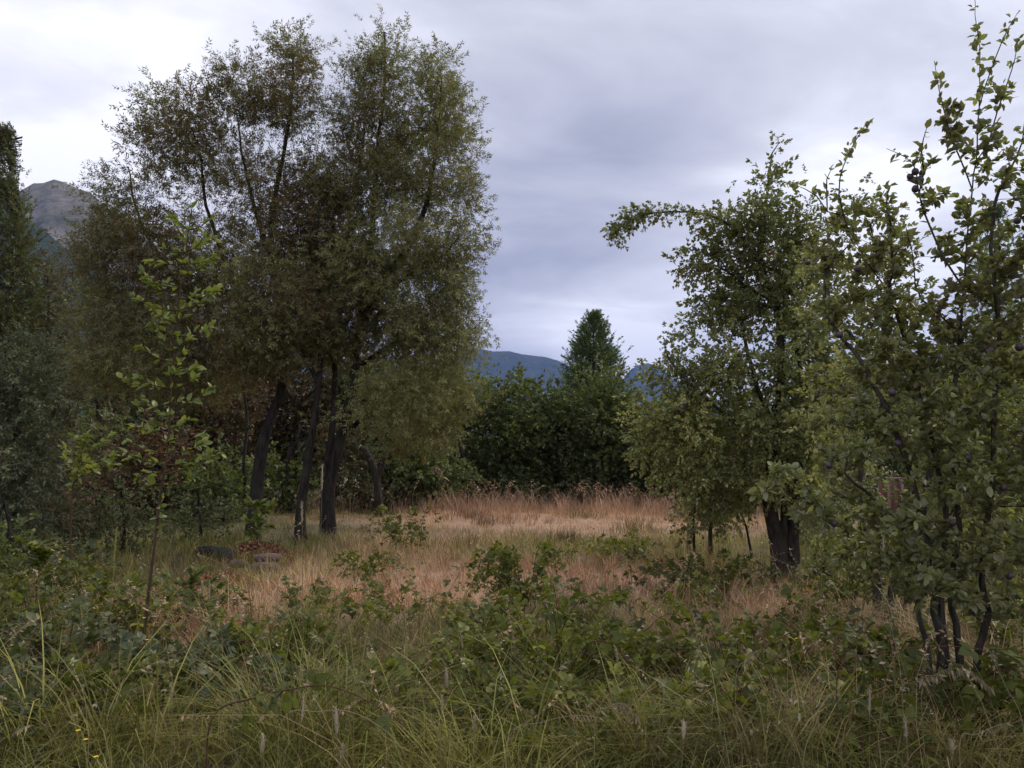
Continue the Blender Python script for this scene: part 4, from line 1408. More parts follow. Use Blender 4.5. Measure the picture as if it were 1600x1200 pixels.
# ------------------------------------------------------------------ brambles
def bramble(label, px, py, rad, height, canes, seed, mat='bramble', leaf=(0.06, 0.115), per_m=24, n_obj=60, tint0=0.45, group=None, name='bramble', cat='bramble', flatten=1.0):
    rs = np.random.default_rng(seed)
    c = gpt(px, py)
    b = on_ground(c[0], c[1])
    t = thing(name, label, cat, b, group)
    g = Geo()
    pos, dirs, ups = [], [], []
    for k in range(canes):
        a = rs.uniform(0, 2 * math.pi)
        st = b + np.array([math.cos(a), math.sin(a) * flatten, 0]) * rad * 0.35 * rs.uniform(0, 1)
        a2 = a + rs.normal(0, .7)
        L = rad * rs.uniform(0.35, 1.05)
        end = st + np.array([math.cos(a2) * L, math.sin(a2) * L * flatten, 0])
        top = (st + end) / 2
        h = (0.9 * height + .09) * rs.uniform(0.45, 1.1)
        st[2] = hgt(st[0], st[1])
        top[2] = hgt(top[0], top[1]) + h
        end[2] = hgt(end[0], end[1]) + h * rs.uniform(0.1, 0.75)
        q1 = st * .65 + top * .35
        q1[2] = st[2] + h * 0.7
        S = smooth_path([st, q1, top, end], 22)
        tube(g, S, np.linspace(0.0042, 0.0018, 22), 4)
        Ls = np.sum(np.linalg.norm(np.diff(S, axis=0), axis=1))
        n = max(4, int(Ls * per_m))
        u = rs.uniform(0.15, 1, n)
        i = np.minimum(21, (u * 21.9).astype(int))
        Tn = unit(np.gradient(S, axis=0))[i]
        side = unit(np.cross(Tn, rs.normal(0, 1, (n, 3))))
        pos.append(S[i])
        dirs.append(Tn * 0.5 + side * 0.9 + [0, 0, 0.3])
    pos, dirs = np.concatenate(pos), np.concatenate(dirs)
    n = len(pos)
    g.build('stem', M['cane'], t, smooth=True)
    R = frames(dirs, rs.normal(0, .35, n), up=unit([0, -0.2, 1.0] + rs.normal(0, .4, (n, 3))))
    s = rs.uniform(leaf[0], leaf[1], n) * rs.choice([.7, 1, 1.2], n)
    tint = tint0 + .05 + rs.normal(0, .2, n) + 0.2 * wob(pos, 3, seed)
    place_leaves(t, 'bramble', mat, pos, R, s, tint, n_obj, rs=rs)
    return t


GB = 'brambles in the foreground meadow'
BR = [
    ('rounded bright green bramble mound at the front edge of the pale meadow', 815, 960, 0.75, 0.75, 26, 'bramble', 0.55),
    ('large dark bramble thicket in the centre foreground', 860, 1085, 0.9, 0.68, 26, 'bramble', 0.4),
    ('bramble with glossy leaves just left of the central thicket', 740, 1040, 0.6, 0.45, 14, 'bramble', 0.45),
    ('bramble sprawling left of the bleached grass patch', 600, 985, 0.8, 0.36, 16, 'bramble', 0.5),
    ('low bramble at the foot of the twin-stemmed tree', 560, 905, 0.7, 0.35, 14, 'bramble', 0.45),
    ('sparse leggy bramble bush in front of the pale meadow beside the twin stems', 628, 868, 0.95, 0.78, 18, 'bramble', 0.35),
    ('small bright green bramble at the rim of the meadow, centre right', 975, 880, 1.1, 0.36, 18, 'bramble', 0.75),
    ('dark leafy bramble spreading at the foot of the pear tree', 1105, 925, 1.3, 0.45, 30, 'bramble', 0.3),
    ('wide bramble mound in the right middle foreground', 1165, 1085, 0.9, 0.52, 22, 'bramble', 0.5),
    ('bramble between the right mound and the central thicket', 1010, 1060, 0.6, 0.36, 12, 'bramble', 0.45),
    ('dark bramble at the bottom right corner under the plum stems', 1500, 1160, 0.75, 0.45, 26, 'bramble', 0.3),
    ('bramble behind the plum stems with dull leaves', 1330, 950, 0.9, 0.5, 24, 'bramble', 0.4),
    ('dark bramble under the right edge of the plum tree', 1590, 1040, 0.7, 0.5, 22, 'bramble', 0.35),
    ('dense dark bramble at the left edge beneath the dry patch', 50, 960, 0.9, 0.56, 28, 'bramble', 0.3),
    ('broad bramble bank around the foot of the slim young tree', 205, 1010, 0.85, 0.52, 28, 'bramble', 0.4),
    ('bramble between the slim young tree and the flared trunk', 330, 960, 0.8, 0.26, 10, 'bramble', 0.35),
    ('low bramble in front of the reddish dry leaves', 470, 960, 0.7, 0.26, 9, 'bramble', 0.4),
    ('blue-green leafy weed at the lower left', 95, 1110, 0.6, 0.55, 28, 'herb', 0.5),
    ('blue-green weed in the bottom left quarter by the tall spike', 290, 1120, 0.42, 0.4, 16, 'herb', 0.4),
    ('big-leaved bramble poking through grass at bottom centre left', 560, 1130, 0.6, 0.36, 14, 'bramble', 0.45),
    ('low green weed at the bottom right of centre', 1010, 1165, 0.6, 0.3, 16, 'bramble', 0.6),
    ('single bramble sprawling at the very bottom left of centre', 410, 1130, 0.5, 0.34, 12, 'herb', 0.35),
    ('leafy bramble at the far left bottom corner', 15, 1070, 0.6, 0.55, 24, 'bramble', 0.35),
    ('bramble patch between the seedling and the sparse leggy bush', 480, 1010, 0.6, 0.32, 12, 'bramble', 0.45),
    ('small bramble in front of the central bright mound', 900, 985, 0.5, 0.36, 10, 'bramble', 0.55),
    ('bramble growing right of the dark leafy patch under the pear tree', 1260, 1010, 0.6, 0.36, 12, 'bramble', 0.5),
    ('low trailing bramble at the bottom between the two lower left weeds', 190, 1150, 0.5, 0.34, 18, 'bramble', 0.4),
    ('bramble patch right above the large green tussock', 440, 1060, 0.7, 0.42, 24, 'bramble', 0.45),
    ('small-leaved bramble tangled in dry grass left of the large tussock', 330, 1060, 0.6, 0.36, 18, 'herb', 0.3),
    ('bramble reaching toward the viewer below the central thicket', 800, 1150, 0.6, 0.36, 22, 'bramble', 0.5),
    ('bramble tangle at the bottom right of centre under the drooping plume', 1120, 1160, 0.55, 0.3, 14, 'bramble', 0.45),
    ('trailing bramble between the bottom right tussocks', 1340, 1180, 0.45, 0.28, 14, 'bramble', 0.5),
    ('blue-green weed at the far left bottom edge', 20, 1180, 0.4, 0.3, 14, 'herb', 0.3),
    ('thin bramble crossing the dry strip right of the small bright bramble', 1050, 960, 0.8, 0.3, 9, 'bramble', 0.6),
    ('bramble beside the bleached patch on its right', 770, 1000, 0.5, 0.34, 10, 'bramble', 0.5),
    ('dark bramble left of the plum stems', 1390, 1080, 0.6, 0.42, 20, 'bramble', 0.3),
    ('pale green weed in the left middle before the dry patch', 130, 905, 0.8, 0.4, 22, 'herb', 0.45),
]
for i, (lab, px, py, rad, h, nc, mat, ti) in enumerate(BR):
    bramble(lab, px, py, rad, h, nc, 100 + i, mat=mat, tint0=ti, n_obj=30, group=GB)


# one long arching cane in the foreground
def arching_cane(label, pts, Y0, r, seed, leaves=7):
    rs = np.random.default_rng(seed)
    Pp = [at(*q) for q in pts]
    b = Pp[0].copy()
    gz = float(hgt(b[0], b[1]))
    b[2] = gz
    t = thing('bramble_cane', label, 'bramble', b)
    g = Geo()
    S = smooth_path([b] + Pp, 40)
    tube(g, S, np.linspace(r, r * .5, 40), 6)
    g.build('stem', M['cane'], t, smooth=True)
    i = rs.integers(8, 40, leaves)
    d = unit(rs.normal(0, 1, (leaves, 3))) + [0, 0, -.1]
    place_leaves(t, 'bramble', 'bramble', S[i], frames(d, rs.normal(0, .4, leaves), up=unit([0, -.6, 1] + rs.normal(0, .3, (leaves, 3)))), rs.uniform(.10, .15, leaves), rs.uniform(.3, .6, leaves), 40, rs=rs)


arching_cane('long reddish bramble cane arching over the bottom left grass', [(330, 1125, 3.6), (400, 1090, 3.6), (460, 1076, 3.6), (515, 1072, 3.6), (580, 1098, 3.6), (640, 1140, 3.5)], 3.6, 0.0045, 301, 8)
arching_cane('bare bramble cane curving low at the right below the plum leaves', [(1310, 1050, 4.2), (1370, 1022, 4.2), (1460, 1010, 4.2), (1540, 1016, 4.2), (1600, 1042, 4.1)], 4.2, 0.004, 302, 4)


# ------------------------------------------------------------------ grass
def blade(g, rs, h, w, bend, az, base, segs, lean=0.15, tint=0.0):
    t = np.linspace(0, 1, segs + 1)
    out = bend * h * t ** 2.2 + lean * h * t
    z = h * (t - 0.42 * min(1.2, bend) * t ** 3)
    c, s = math.cos(az), math.sin(az)
    P = np.stack([base[0] + out * c, base[1] + out * s, z], 1)
    wd = w * (1 - t ** 2.2) * 0.5
    wd[0] *= 0.7
    sx, sy = -s, c
    V, F = [], []
    for i in range(segs):
        V += [(P[i, 0] - sx * wd[i], P[i, 1] - sy * wd[i], P[i, 2]), (P[i, 0] + sx * wd[i], P[i, 1] + sy * wd[i], P[i, 2])]
    V.append(tuple(P[-1]))
    n = len(V)
    F = []
    for i in range(segs - 1):
        a = 2 * i
        F += [(a, a + 1, a + 3), (a, a + 3, a + 2)]
    a = 2 * (segs - 1)
    F.append((a, a + 1, n - 1))
    g.add(V, F, tint)


def tuft(rs, n, h, w, bend, segs, rad):
    g = Geo()
    for k in range(n):
        a = rs.uniform(0, 6.283)
        rr = rad * math.sqrt(rs.uniform())
        blade(g, rs, h * rs.uniform(.55, 1.1), w * rs.uniform(.7, 1.2), bend * rs.uniform(.2, 1.4), a + rs.normal(0, .8), (rr * math.cos(a), rr * math.sin(a)), segs, rs.uniform(.05, .35), rs.normal(0, .12))
    return g.as_template()


rsG = np.random.default_rng(91)
NEAR = [tuft(rsG, 10, 0.36, 0.0062, 1.1, 3, 0.07) for _ in range(8)]
MID = [tuft(rsG, 9, 0.32, 0.009, 0.5, 2, 0.07) for _ in range(8)]
FAR = [tuft(rsG, 8, 0.30, 0.014, 0.35, 2, 0.14) for _ in range(8)]


def yaw(n, rs, tilt=0.12):
    a = rs.uniform(0, 6.283, n)
    d = np.stack([-np.sin(a), np.cos(a), 0 * a], 1) + rs.normal(0, tilt, (n, 3)) * [0, 0, 1]
    up = unit(np.array([0, 0, 1.0]) + rs.normal(0, tilt, (n, 3)))
    return frames(d, None, up=up)


def field(rs, n, y0, y1, temps, size, g, xm=0.70, extra=1.2, tint0=0.45, dryfn=None, keepfn=None, hscale=None):
    u = rs.uniform(0, 1, n)
    y = np.sqrt(y0 ** 2 + u * (y1 ** 2 - y0 ** 2))
    x = rs.uniform(-1, 1, n) * (xm * y + extra)
    if keepfn is not None:
        k = keepfn(x, y, rs)
        x, y = x[k], y[k]
    n = len(x)
    dr = dryness(x, y) if dryfn is None else dryfn(x, y)
    # each tuft is mostly one or the other
    dr = np.clip(dr * 0.55 + 0.45 * (rs.uniform(0, 1, n) < dr * 1.15) + rs.normal(0, .05, n), 0, 1)
    s = rs.uniform(size[0], size[1], n)
    s = s * (1 + 0.5 * wob(np.stack([x, y, 0 * x], 1), 2.1, 8)) * (1 + .25 * wob(np.stack([x, y, 0 * x], 1), 5.1, 4))
    if hscale is not None:
        s = s * hscale(x, y)
    dr = np.clip(dr - (y > 15.5) * .45 * np.clip(wob(np.stack([x, y * 1.8, 0 * x], 1), 1.4, 12) - .12, 0, 1), 0, 1)
    tint0 = tint0 - (y > 15.5) * .28 * np.clip(wob(np.stack([x, y * 2.2, 0 * x], 1), 1.7, 15), 0, 1)
    tint0 = tint0 - 0.22 * np.clip(dr, 0, 1) * (y < 14)          # old matted straw is darker than the open meadow
    ti = np.clip(tint0 + 0.3 * wob(np.stack([x, y, 0 * x], 1), 1.1, 6) + 0.15 * wob(np.stack([x, y, 0 * x], 1), 3.7, 9) + rs.normal(0, .17, n), 0, 1)
    pos = np.stack([x, y, hgt(x, y) - 0.01], 1)
    R = yaw(n, rs)
    kk = rs.integers(0, len(temps), n)
    for i, T in enumerate(temps):
        m_ = kk == i
        g.tmpl(T, pos[m_], R[m_], s[m_], ti[m_], dr[m_])


gG = Geo()
def under_weeds(x, y):
    # grass stays short where the broad-leaved weeds are dense, at left
    return 1 - 0.5 * np.exp(-((x + 2.6) / 1.5) ** 2 - ((y - 5.6) / 2.2) ** 2) + .25 * wob(np.stack([x, y, 0 * x], 1), 3.3, 1)


field(rsG, 8000, 2.6, 7.5, NEAR, (0.3, 1.2), gG, extra=1.1, hscale=under_weeds)
TALLG = [tuft(rsG, 9, 0.62, 0.0065, 0.9, 4, 0.05) for _ in range(6)]
field(rsG, 420, 4.0, 8.6, TALLG, (0.55, 1.1), gG, extra=0.4, tint0=.55)
gG.build('grass', M['grass'], kind='stuff')['label'] = 'long green and straw grass in the foreground'
gG = Geo()
field(rsG, 9600, 7.2, 16.0, MID, (0.4, 1.1), gG, extra=1.3, tint0=.68)
gG.build('grass', M['grass'], kind='stuff')['label'] = 'shorter mixed grass under the trees'
gG = Geo()


def low_in_path(x, y):
    return 0.55 + 0.45 * np.clip((np.abs(y - 20) / 7), 0, 1)


field(rsG, 11800, 15.5, 32.5, FAR, (0.5, 1.1), gG, extra=1.0, tint0=0.55, hscale=low_in_path)
gG.build('dry_grass', M['grass'], kind='stuff')['label'] = 'pale pinkish dry meadow grass'


# tall drooping oat-like stalks in front of the dark trees, and loose stalks elsewhere
def stalk_T(rs, h, r, panicle, droop, spikes=9, grain=0.012):
    g = Geo()
    t = np.linspace(0, 1, 5)
    az = 0
    out = droop * h * t ** 3.2
    P = np.stack([out, 0 * t, h * (t - 0.18 * droop * t ** 4)], 1)
    tube(g, P, np.linspace(r, r * .5, 5), 3, 0.0, cap=False)
    LV, LF = leaf_shape('lance', 0.2)
    Tl = leaf_T(LV, LF)
    n = spikes
    u = 1 - panicle * rs.uniform(0, 1, n)
    pos = np.stack([np.interp(u, t, P[:, k]) for k in range(3)], 1)
    d = unit(rs.normal(0, 1, (n, 3)) * [.6, .6, .3] + [0.5 * droop, 0, 0.3 - 1.0 * droop])
    for i in range(n):
        g.tmpl(Tl, pos[i:i + 1], frames(d[i:i + 1], rs.uniform(-1, 1, 1)), grain * rs.uniform(2, 3.6), rs.normal(0.1, .1))
    return g.as_template()


TALL = [stalk_T(rsG, 0.95, 0.004, 0.30, rsG.uniform(.15, .6), 9, 0.022) for _ in range(6)]
TALLT = [tuft(rsG, 9, 0.85, 0.014, 0.35, 3, 0.16) for _ in range(6)]
gS = Geo()
n = 1300
x = rsG.uniform(-8.5, 11, n)
y = rsG.uniform(24.5, 29.5, n) + 0.5 * np.sin(x)
keep = rsG.uniform(0, 1, n) < np.clip(0.5 + 0.6 * wob(np.stack([x, y, 0 * x], 1), 1.3, 2), 0.08, 1)
x, y = x[keep], y[keep]
n = len(x)
pos = np.stack([x, y, hgt(x, y)], 1)
kk = rsG.integers(0, 6, n)
R = yaw(n, rsG, .1)
sz = rsG.uniform(.6, 1.25, n)
for i in range(6):
    m_ = kk == i
    gS.tmpl(TALL[i], pos[m_], R[m_], sz[m_], rsG.uniform(.2, .8, m_.sum()), 1.0)
n = 1500
x = rsG.uniform(-8.5, 11, n)
y = rsG.uniform(24.0, 29.5, n) + 0.5 * np.sin(x)
keep = rsG.uniform(0, 1, n) < np.clip(0.55 + 0.6 * wob(np.stack([x, y, 0 * x], 1), 1.3, 2), 0.12, 1)
x, y = x[keep], y[keep]
n = len(x)
pos = np.stack([x, y, hgt(x, y)], 1)
kk = rsG.integers(0, 6, n)
R = yaw(n, rsG, .1)
sz = rsG.uniform(.45, 1.1, n) * (1 + .3 * wob(pos, 2.3, 7))
for i in range(6):
    m_ = kk == i
    gS.tmpl(TALLT[i], pos[m_], R[m_], sz[m_], rsG.uniform(.2, .8, m_.sum()), 1.0)
gS.build('tall_dry_grass', M['straw'], kind='stuff')['label'] = 'band of tall rusty grass stalks before the dark trees'

LOOSE = [stalk_T(rsG, 0.75, 0.0018, 0.25, rsG.uniform(.1, .9), 12, 0.010) for _ in range(8)]
gS = Geo()
for (n, y0, y1) in ((560, 3.2, 8.0), (500, 8, 16)):
    u = rsG.uniform(0, 1, n)
    y = np.sqrt(y0 ** 2 + u * (y1 ** 2 - y0 ** 2))
    x = rsG.uniform(-1, 1, n) * (0.7 * y + .8)
    pos = np.stack([x, y, hgt(x, y)], 1)
    kk = rsG.integers(0, 8, n)
    R = yaw(n, rsG, .15)
    sz = rsG.uniform(.55, 1.2, n)
    for i in range(8):
        m_ = kk == i
        gS.tmpl(LOOSE[i], pos[m_], R[m_], sz[m_], rsG.uniform(.1, .8, m_.sum()), (rsG.uniform(0, 1, m_.sum()) < .4) * .7)
gS.build('grass_stalks', M['straw'], kind='stuff')['label'] = 'loose flowering grass stalks'


# grass tussocks that read singly
def tussock(label, px, py, h, n, w, seed, tint0=.5, dry=0.1, rad=0.12, bend=0.9):
    rs = np.random.default_rng(seed)
    c = gpt(px, py)
    b = on_ground(c[0], c[1])
    t = thing('grass_tussock', label, 'grass tuft', b, 'grass tussocks')
    g = Geo()
    T = [tuft(rs, 30, h * 1.1, w * 1.05, bend, 6, rad) for _ in range(3)]
    m_ = max(1, n // 30)
    for k in range(m_):
        p = b + [rs.normal(0, rad), rs.normal(0, rad), 0]
        g.tmpl(T[k % 3], p[None], yaw(1, rs, .1), rs.uniform(.8, 1.1), np.clip(tint0 + rs.normal(0, .1), 0, 1), dry if rs.uniform() > .12 or dry < .08 else .7)
    o = g.build('blades', M['grass'], t, kind='stuff')
    return t


tussock('large arching green grass tussock in the bottom left foreground', 500, 1190, 0.75, 420, 0.007, 401, .55, .05, .2)
tussock('grass tussock with pale blades at the bottom right of centre', 1270, 1190, 0.5, 260, 0.006, 402, .65, .2, .15)
tussock('yellow-green grass tussock in the bottom right near the plum stems', 1440, 1200, 0.48, 260, 0.006, 403, .8, .2, .15)
tussock('fine green grass tussock at the very bottom centre', 720, 1200, 0.45, 260, 0.005, 404, .5, .15, .18)
tussock('arching tussock below the central bramble thicket', 1000, 1195, 0.45, 240, 0.006, 405, .6, .25, .15)
tussock('tall green grass clump left of the slender trunk and behind the flared one', 365, 795, 1.5, 400, 0.016, 406, .75, 0, .45, .5)
tussock('narrow tussock of upright grass left of the bleached patch', 510, 1050, 0.75, 160, 0.006, 407, .6, .1, .08, .25)
tussock('green tussock at the bottom left corner', 90, 1195, 0.5, 240, 0.006, 408, .4, .1, .2)
tussock('dark small tussock standing alone in the pale meadow', 880, 858, 0.42, 240, 0.010, 409, .2, .25, .14, .5)
tussock('dull green tussock at the right side of the pale meadow', 995, 838, 0.50, 200, 0.010, 410, .4, .3, .3, .4)
for i_, (lab_, px_, py_, h_, d_, t_) in enumerate([('small russet tussock at the left of the pale meadow', 735, 815, .4, .8, .1), ('brownish tussock just right of the small russet one', 765, 822, .4, .7, .05),
                                                   ('flat green tussock near the middle of the pale meadow', 905, 812, .42, .3, .3), ('faint green tussock at the front left of the meadow', 700, 862, .4, .2, .4),
                                                   ('low brown tussock in the pale meadow before the low shaded tree', 1040, 815, .42, .6, .15), ('greenish tussock beside the twiggy bush', 1050, 862, .4, .3, .35)]):
    tussock(lab_, px_, py_, h_, 180, .010, 430 + i_, t_, d_, .3, .5)
tussock('straw coloured tussock left of the central thicket', 700, 1110, 0.45, 200, 0.005, 411, .4, .9, .15, .9)
tussock('mixed tussock between the right mound and the plum stems', 1340, 1110, 0.5, 220, 0.006, 412, .6, .3, .2, .8)


# single seed spikes standing in the foreground
def seed_mat(name, c0, c1):
    return grass_mat(name, [(0, c0), (1, c1)], [(0, c0), (1, c1)], 0.1)


M['spike'] = seed_mat('pale_seed_spike', (0.22, 0.16, 0.10), (0.50, 0.42, 0.29))


def spike(label, px, top_py, Y, head, bend=0.05, seed=0, thick=0.007, lean=None):
    rs = np.random.default_rng(seed)
    top = at(px, top_py, Y)
    lx = rs.normal(0, .04) if lean is None else lean
    b = on_ground(top[0] - lx, top[1] + rs.normal(0, .05))
    t = thing('seed_stalk', label, 'grass stalk', b, 'pale seed stalks standing in the foreground')
    g = Geo()
    S = smooth_path([b, b * .6 + top * .4 + [bend, 0, 0.0], top], 16)
    tube(g, S, np.linspace(0.0022, 0.0012, 16), 4, 0.4)
    g.build('stem', M['straw'], t, smooth=True)
    g = Geo()
    T = unit(S[-1] - S[-2])
    k = 14
    u = np.linspace(0, 1, k)
    H = top[None] + (T * head)[None] * (u[:, None] - 0.15)
    tube(g, H, thick * np.sin(np.clip(u * 0.9 + 0.08, 0, 1) * math.pi) ** 0.6 * (1 + .12 * np.sin(u * 40)), 7, rs.uniform(.35, .8))
    LV, LF = leaf_shape('lance', 0.14)
    n = 46
    uu = rs.uniform(0, 1, n)
    az = rs.uniform(0, 6.28, n)
    rad = np.stack([np.cos(az), np.sin(az), 0 * az], 1)
    pos = top + T * head * (uu[:, None] - .15) + rad * thick * 0.7
    g.tmpl(leaf_T(LV, LF), pos, frames(rad + T * 1.6, rs.uniform(-1, 1, n)), rs.uniform(.010, .018, n), rs.uniform(.3, .95, n))
    g.build('seed_head', M['grass' if 'green-brown' in label else 'spike'], t, smooth=True)
    return t


SP = [('tallest pale seed stalk in front of the twin trunks', 503, 760, 4.6, .16, .02), ('pale seed stalk in front of the slender trunk', 472, 812, 4.4, .12, .0),
      ('short plump seed spike at the bottom left corner of the tussock', 410, 1172, 3.4, .07, .0), ('straw spike rising from the left side of the large tussock', 472, 1120, 3.5, .11, .0),
      ('thick brownish spike in the middle of the large tussock', 526, 1140, 3.4, .11, .02), ('thin spike at the bottom edge right of the large tussock', 533, 1185, 3.3, .06, 0),
      ('slim pale spike below the bramble left of centre', 690, 1110, 3.8, .08, 0), ('upright pale spike left of the central thicket', 698, 1070, 4.0, .10, 0),
      ('pinkish fluffy head at the bottom right of centre', 1068, 1150, 3.4, .07, 0), ('tall golden spike at the bottom right by the tussock', 1359, 1110, 3.6, .13, 0),
      ('second golden spike right of the bottom right tussock', 1416, 1148, 3.5, .08, 0), ('pale spike standing before the plum foliage', 1381, 858, 4.2, .09, 0),
      ('thin pale stalk leaning left at the lower left by the yellow flowers', 268, 1095, 3.8, .09, .03), ('reddish upright spike right of the slim young tree', 327, 935, 5.0, .12, 0),
      ('pale spike right of the slim young tree base', 316, 925, 5.4, .08, 0), ('tall green-brown spike at left in front of the brambles', 178, 880, 4.8, .26, .0),
      ('small pale spike near the bottom centre tussock', 740, 1140, 3.7, .07, 0), ('stalk with pale head over the right bramble mound', 1215, 1080, 4.0, .08, .05),
      ('white-tipped stalk below the bleached grass patch', 722, 1010, 4.8, .08, 0), ('fluffy seed head at the right bottom between tussock and corner', 1488, 1172, 3.3, .05, 0),
      ('pale stalk beside the central bramble, leaning right', 965, 1030, 4.3, .08, .05), ('thin stalk with a small head right of the pear trunk foot', 1300, 830, 5.5, .08, 0)]
for i, (lab, px, py, Y, hd, bd) in enumerate(SP):
    spike(lab, px, py, Y, hd, bd, 500 + i, thick=0.0085 if 'plump' in lab or 'thick' in lab or 'fluffy' in lab else 0.0042)


# long bent grass stems that stand out, with drooping panicles
def bent_stalk(label, pts, pan, seed, r=0.0018, grains=40, gsize=0.02, tint=.7):
    rs = np.random.default_rng(seed)
    Pp = [at(*q) for q in pts]
    b = on_ground(Pp[0][0], Pp[0][1])
    t = thing('bent_grass_stalk', label, 'grass stalk', b, 'bent grass stalks in the foreground')
    S = smooth_path(([b] if Pp[0][2] > b[2] + .05 else []) + Pp, 40)
    g = Geo()
    tube(g, S, np.linspace(r, r * .5, 40), 4, tint)
    g.build('stem', M['straw'], t, smooth=True)
    if pan:
        g = Geo()
        u = 1 - pan * rs.uniform(0, 1, grains)
        i = np.minimum(39, (u * 39.9).astype(int))
        d = unit(rs.normal(0, .35, (grains, 3)) + unit(np.gradient(S, axis=0))[i] * .5 + [0, 0, -.9])
        LV, LF = leaf_shape('lance', .14)
        g.tmpl(leaf_T(LV, LF), S[i] + rs.normal(0, .004, (grains, 3)), frames(d, rs.uniform(-1, 1, grains)), rs.uniform(.6, 1.4, grains) * gsize, rs.uniform(.3, .9, grains))
        g.build('panicle', M['straw'], t)


bent_stalk('long pale grass stem arching over the large tussock', [(440, 1130, 3.4), (500, 1112, 3.4), (550, 1113, 3.4), (600, 1140, 3.4), (628, 1170, 3.4)], 0, 601, .0018)
bent_stalk('pale grass stem bowing left of the lower centre', [(795, 1155, 3.6), (850, 1128, 3.6), (900, 1118, 3.6), (940, 1122, 3.6)], .3, 602, .0016, 30, .02)
bent_stalk('grass stem curving up over the central thicket', [(800, 1000, 4.6), (825, 960, 4.6), (850, 932, 4.6), (880, 922, 4.6)], .2, 603, .0018, 24, .02)
bent_stalk('drooping brown panicle hanging below the plum stems', [(1440, 1075, 4.0), (1460, 1055, 4.0), (1490, 1044, 4.0), (1520, 1052, 4.0), (1545, 1072, 4.0)], .8, 604, .0018, 90, .045, .5)
bent_stalk('pale oat-like panicle leaning right at the lower right', [(1500, 1160, 3.5), (1525, 1148, 3.5), (1555, 1135, 3.5), (1580, 1128, 3.5)], .5, 605, .0018, 26, .03)
bent_stalk('straight pale stalk crossing diagonally at the right edge', [(1598, 1130, 3.9), (1570, 1070, 3.9), (1545, 1015, 3.9)], .1, 606, .0022, 10, .02)
bent_stalk('tall thin grass stalk standing right of centre before the plum', [(1408, 1060, 4.2), (1395, 990, 4.2), (1375, 900, 4.2), (1368, 890, 4.2)], .15, 607, .0018, 20, .018)
bent_stalk('drooping seed plume over the right bramble mound', [(1150, 1060, 4.1), (1170, 1030, 4.1), (1190, 1015, 4.1), (1215, 1022, 4.1)], .6, 608, .0016, 50, .03)
bent_stalk('pale stalk fork at the bottom right of centre', [(1255, 1190, 3.4), (1275, 1130, 3.4), (1292, 1090, 3.4), (1305, 1085, 3.4)], .15, 609, .002, 14, .02)
bent_stalk('hanging straw plume under the central thicket', [(930, 1130, 3.7), (950, 1105, 3.7), (975, 1100, 3.7), (995, 1118, 3.7)], .7, 610, .0016, 60, .03)
bent_stalk('tall reed plume leaning left before the dark trees', [(705, 790, 21), (698, 757, 21), (690, 738, 21), (683, 728, 21), (676, 729, 21)], .5, 611, .008, 90, .14, .6)
bent_stalk('fallen straw stalk lying over grass beside the stone', [(435, 905, 8.3), (448, 896, 8.3), (462, 905, 8.3)], 0, 612, .004, 0)


# ------------------------------------------------------------------ yellow flowers
def flower_mesh(parent, c, s, rs):
    g = Geo()
    k = 9
    LV, LF = leaf_shape('hex', .22)
    az = np.arange(k) * 2 * math.pi / k
    d = np.stack([np.cos(az), np.sin(az), .35 + 0 * az], 1)
    g.tmpl(leaf_T(LV, LF), np.repeat(c[None], k, 0), frames(d, None), s, .5)
    return g.build('petals', M['petal'], parent)


m_, n_, l_ = new_mat('yellow_petal')
o_ = N(n_, 'ShaderNodeOutputMaterial')
p_ = N(n_, 'ShaderNodeBsdfPrincipled', i_Roughness=.5)
nz_ = N(n_, 'ShaderNodeTexNoise', i_Scale=60.0)
r_ = ramp(n_, [(0.3, (.75, .42, .01)), (.7, (.85, .6, .02))])
l_.new(nz_.outputs[0], r_.inputs[0])
l_.new(r_.outputs[0], p_.inputs['Base Color'])
l_.new(p_.outputs[0], o_.inputs[0])
M['petal'] = m_
for i, (px, py, Y, lab) in enumerate([(225, 966, 4.6, 'small yellow flower among the brambles at left, the upper of two'), (230, 1000, 4.5, 'small yellow flower just below the upper one at left'),
                                      (122, 1142, 3.6, 'yellow flower at the bottom left, larger of the pair'), (134, 1156, 3.6, 'tiny yellow flower beside the bottom left pair'),
                                      (150, 1183, 3.5, 'lowest yellow flower at the bottom left edge'), (1198, 950, 5.4, 'single yellow flower below the pear tree'), (1244, 998, 4.8, 'pale yellow flower on the right bramble mound')]):
    rs = np.random.default_rng(700 + i)
    c = at(px, py, Y)
    b = on_ground(c[0] + .02, c[1])
    t = thing('yellow_flower', lab, 'flower', b, 'yellow flowers in the grass')
    g = Geo()
    tube(g, smooth_path([b, (b + c) / 2 + [.02, 0, 0], c], 8), .0015, 4, .4)
    g.build('stem', M['grass'], t)
    flower_mesh(t, c, .013 if i < 5 else .011, rs)


# ------------------------------------------------------------------ stone, litter, logs, cut trunk, red gate
def plain_mat(name, stops, scale, rough=.9, bump=.5):
    m, n, l = new_mat(name)
    out = N(n, 'ShaderNodeOutputMaterial')
    tc = N(n, 'ShaderNodeTexCoord')
    nz = N(n, 'ShaderNodeTexNoise', i_Scale=scale, i_Detail=9.0, i_Roughness=.7)
    l.new(tc.outputs['Object'], nz.inputs['Vector'])
    cr = ramp(n, stops)
    l.new(nz.outputs[0], cr.inputs[0])
    p = N(n, 'ShaderNodeBsdfPrincipled', i_Roughness=rough)
    l.new(cr.outputs[0], p.inputs['Base Color'])
    b = N(n, 'ShaderNodeBump', i_Strength=bump, i_Distance=.01)
    l.new(nz.outputs[0], b.inputs['Height'])
    l.new(b.outputs[0], p.inputs['Normal'])
    l.new(p.outputs[0], out.inputs[0])
    return m


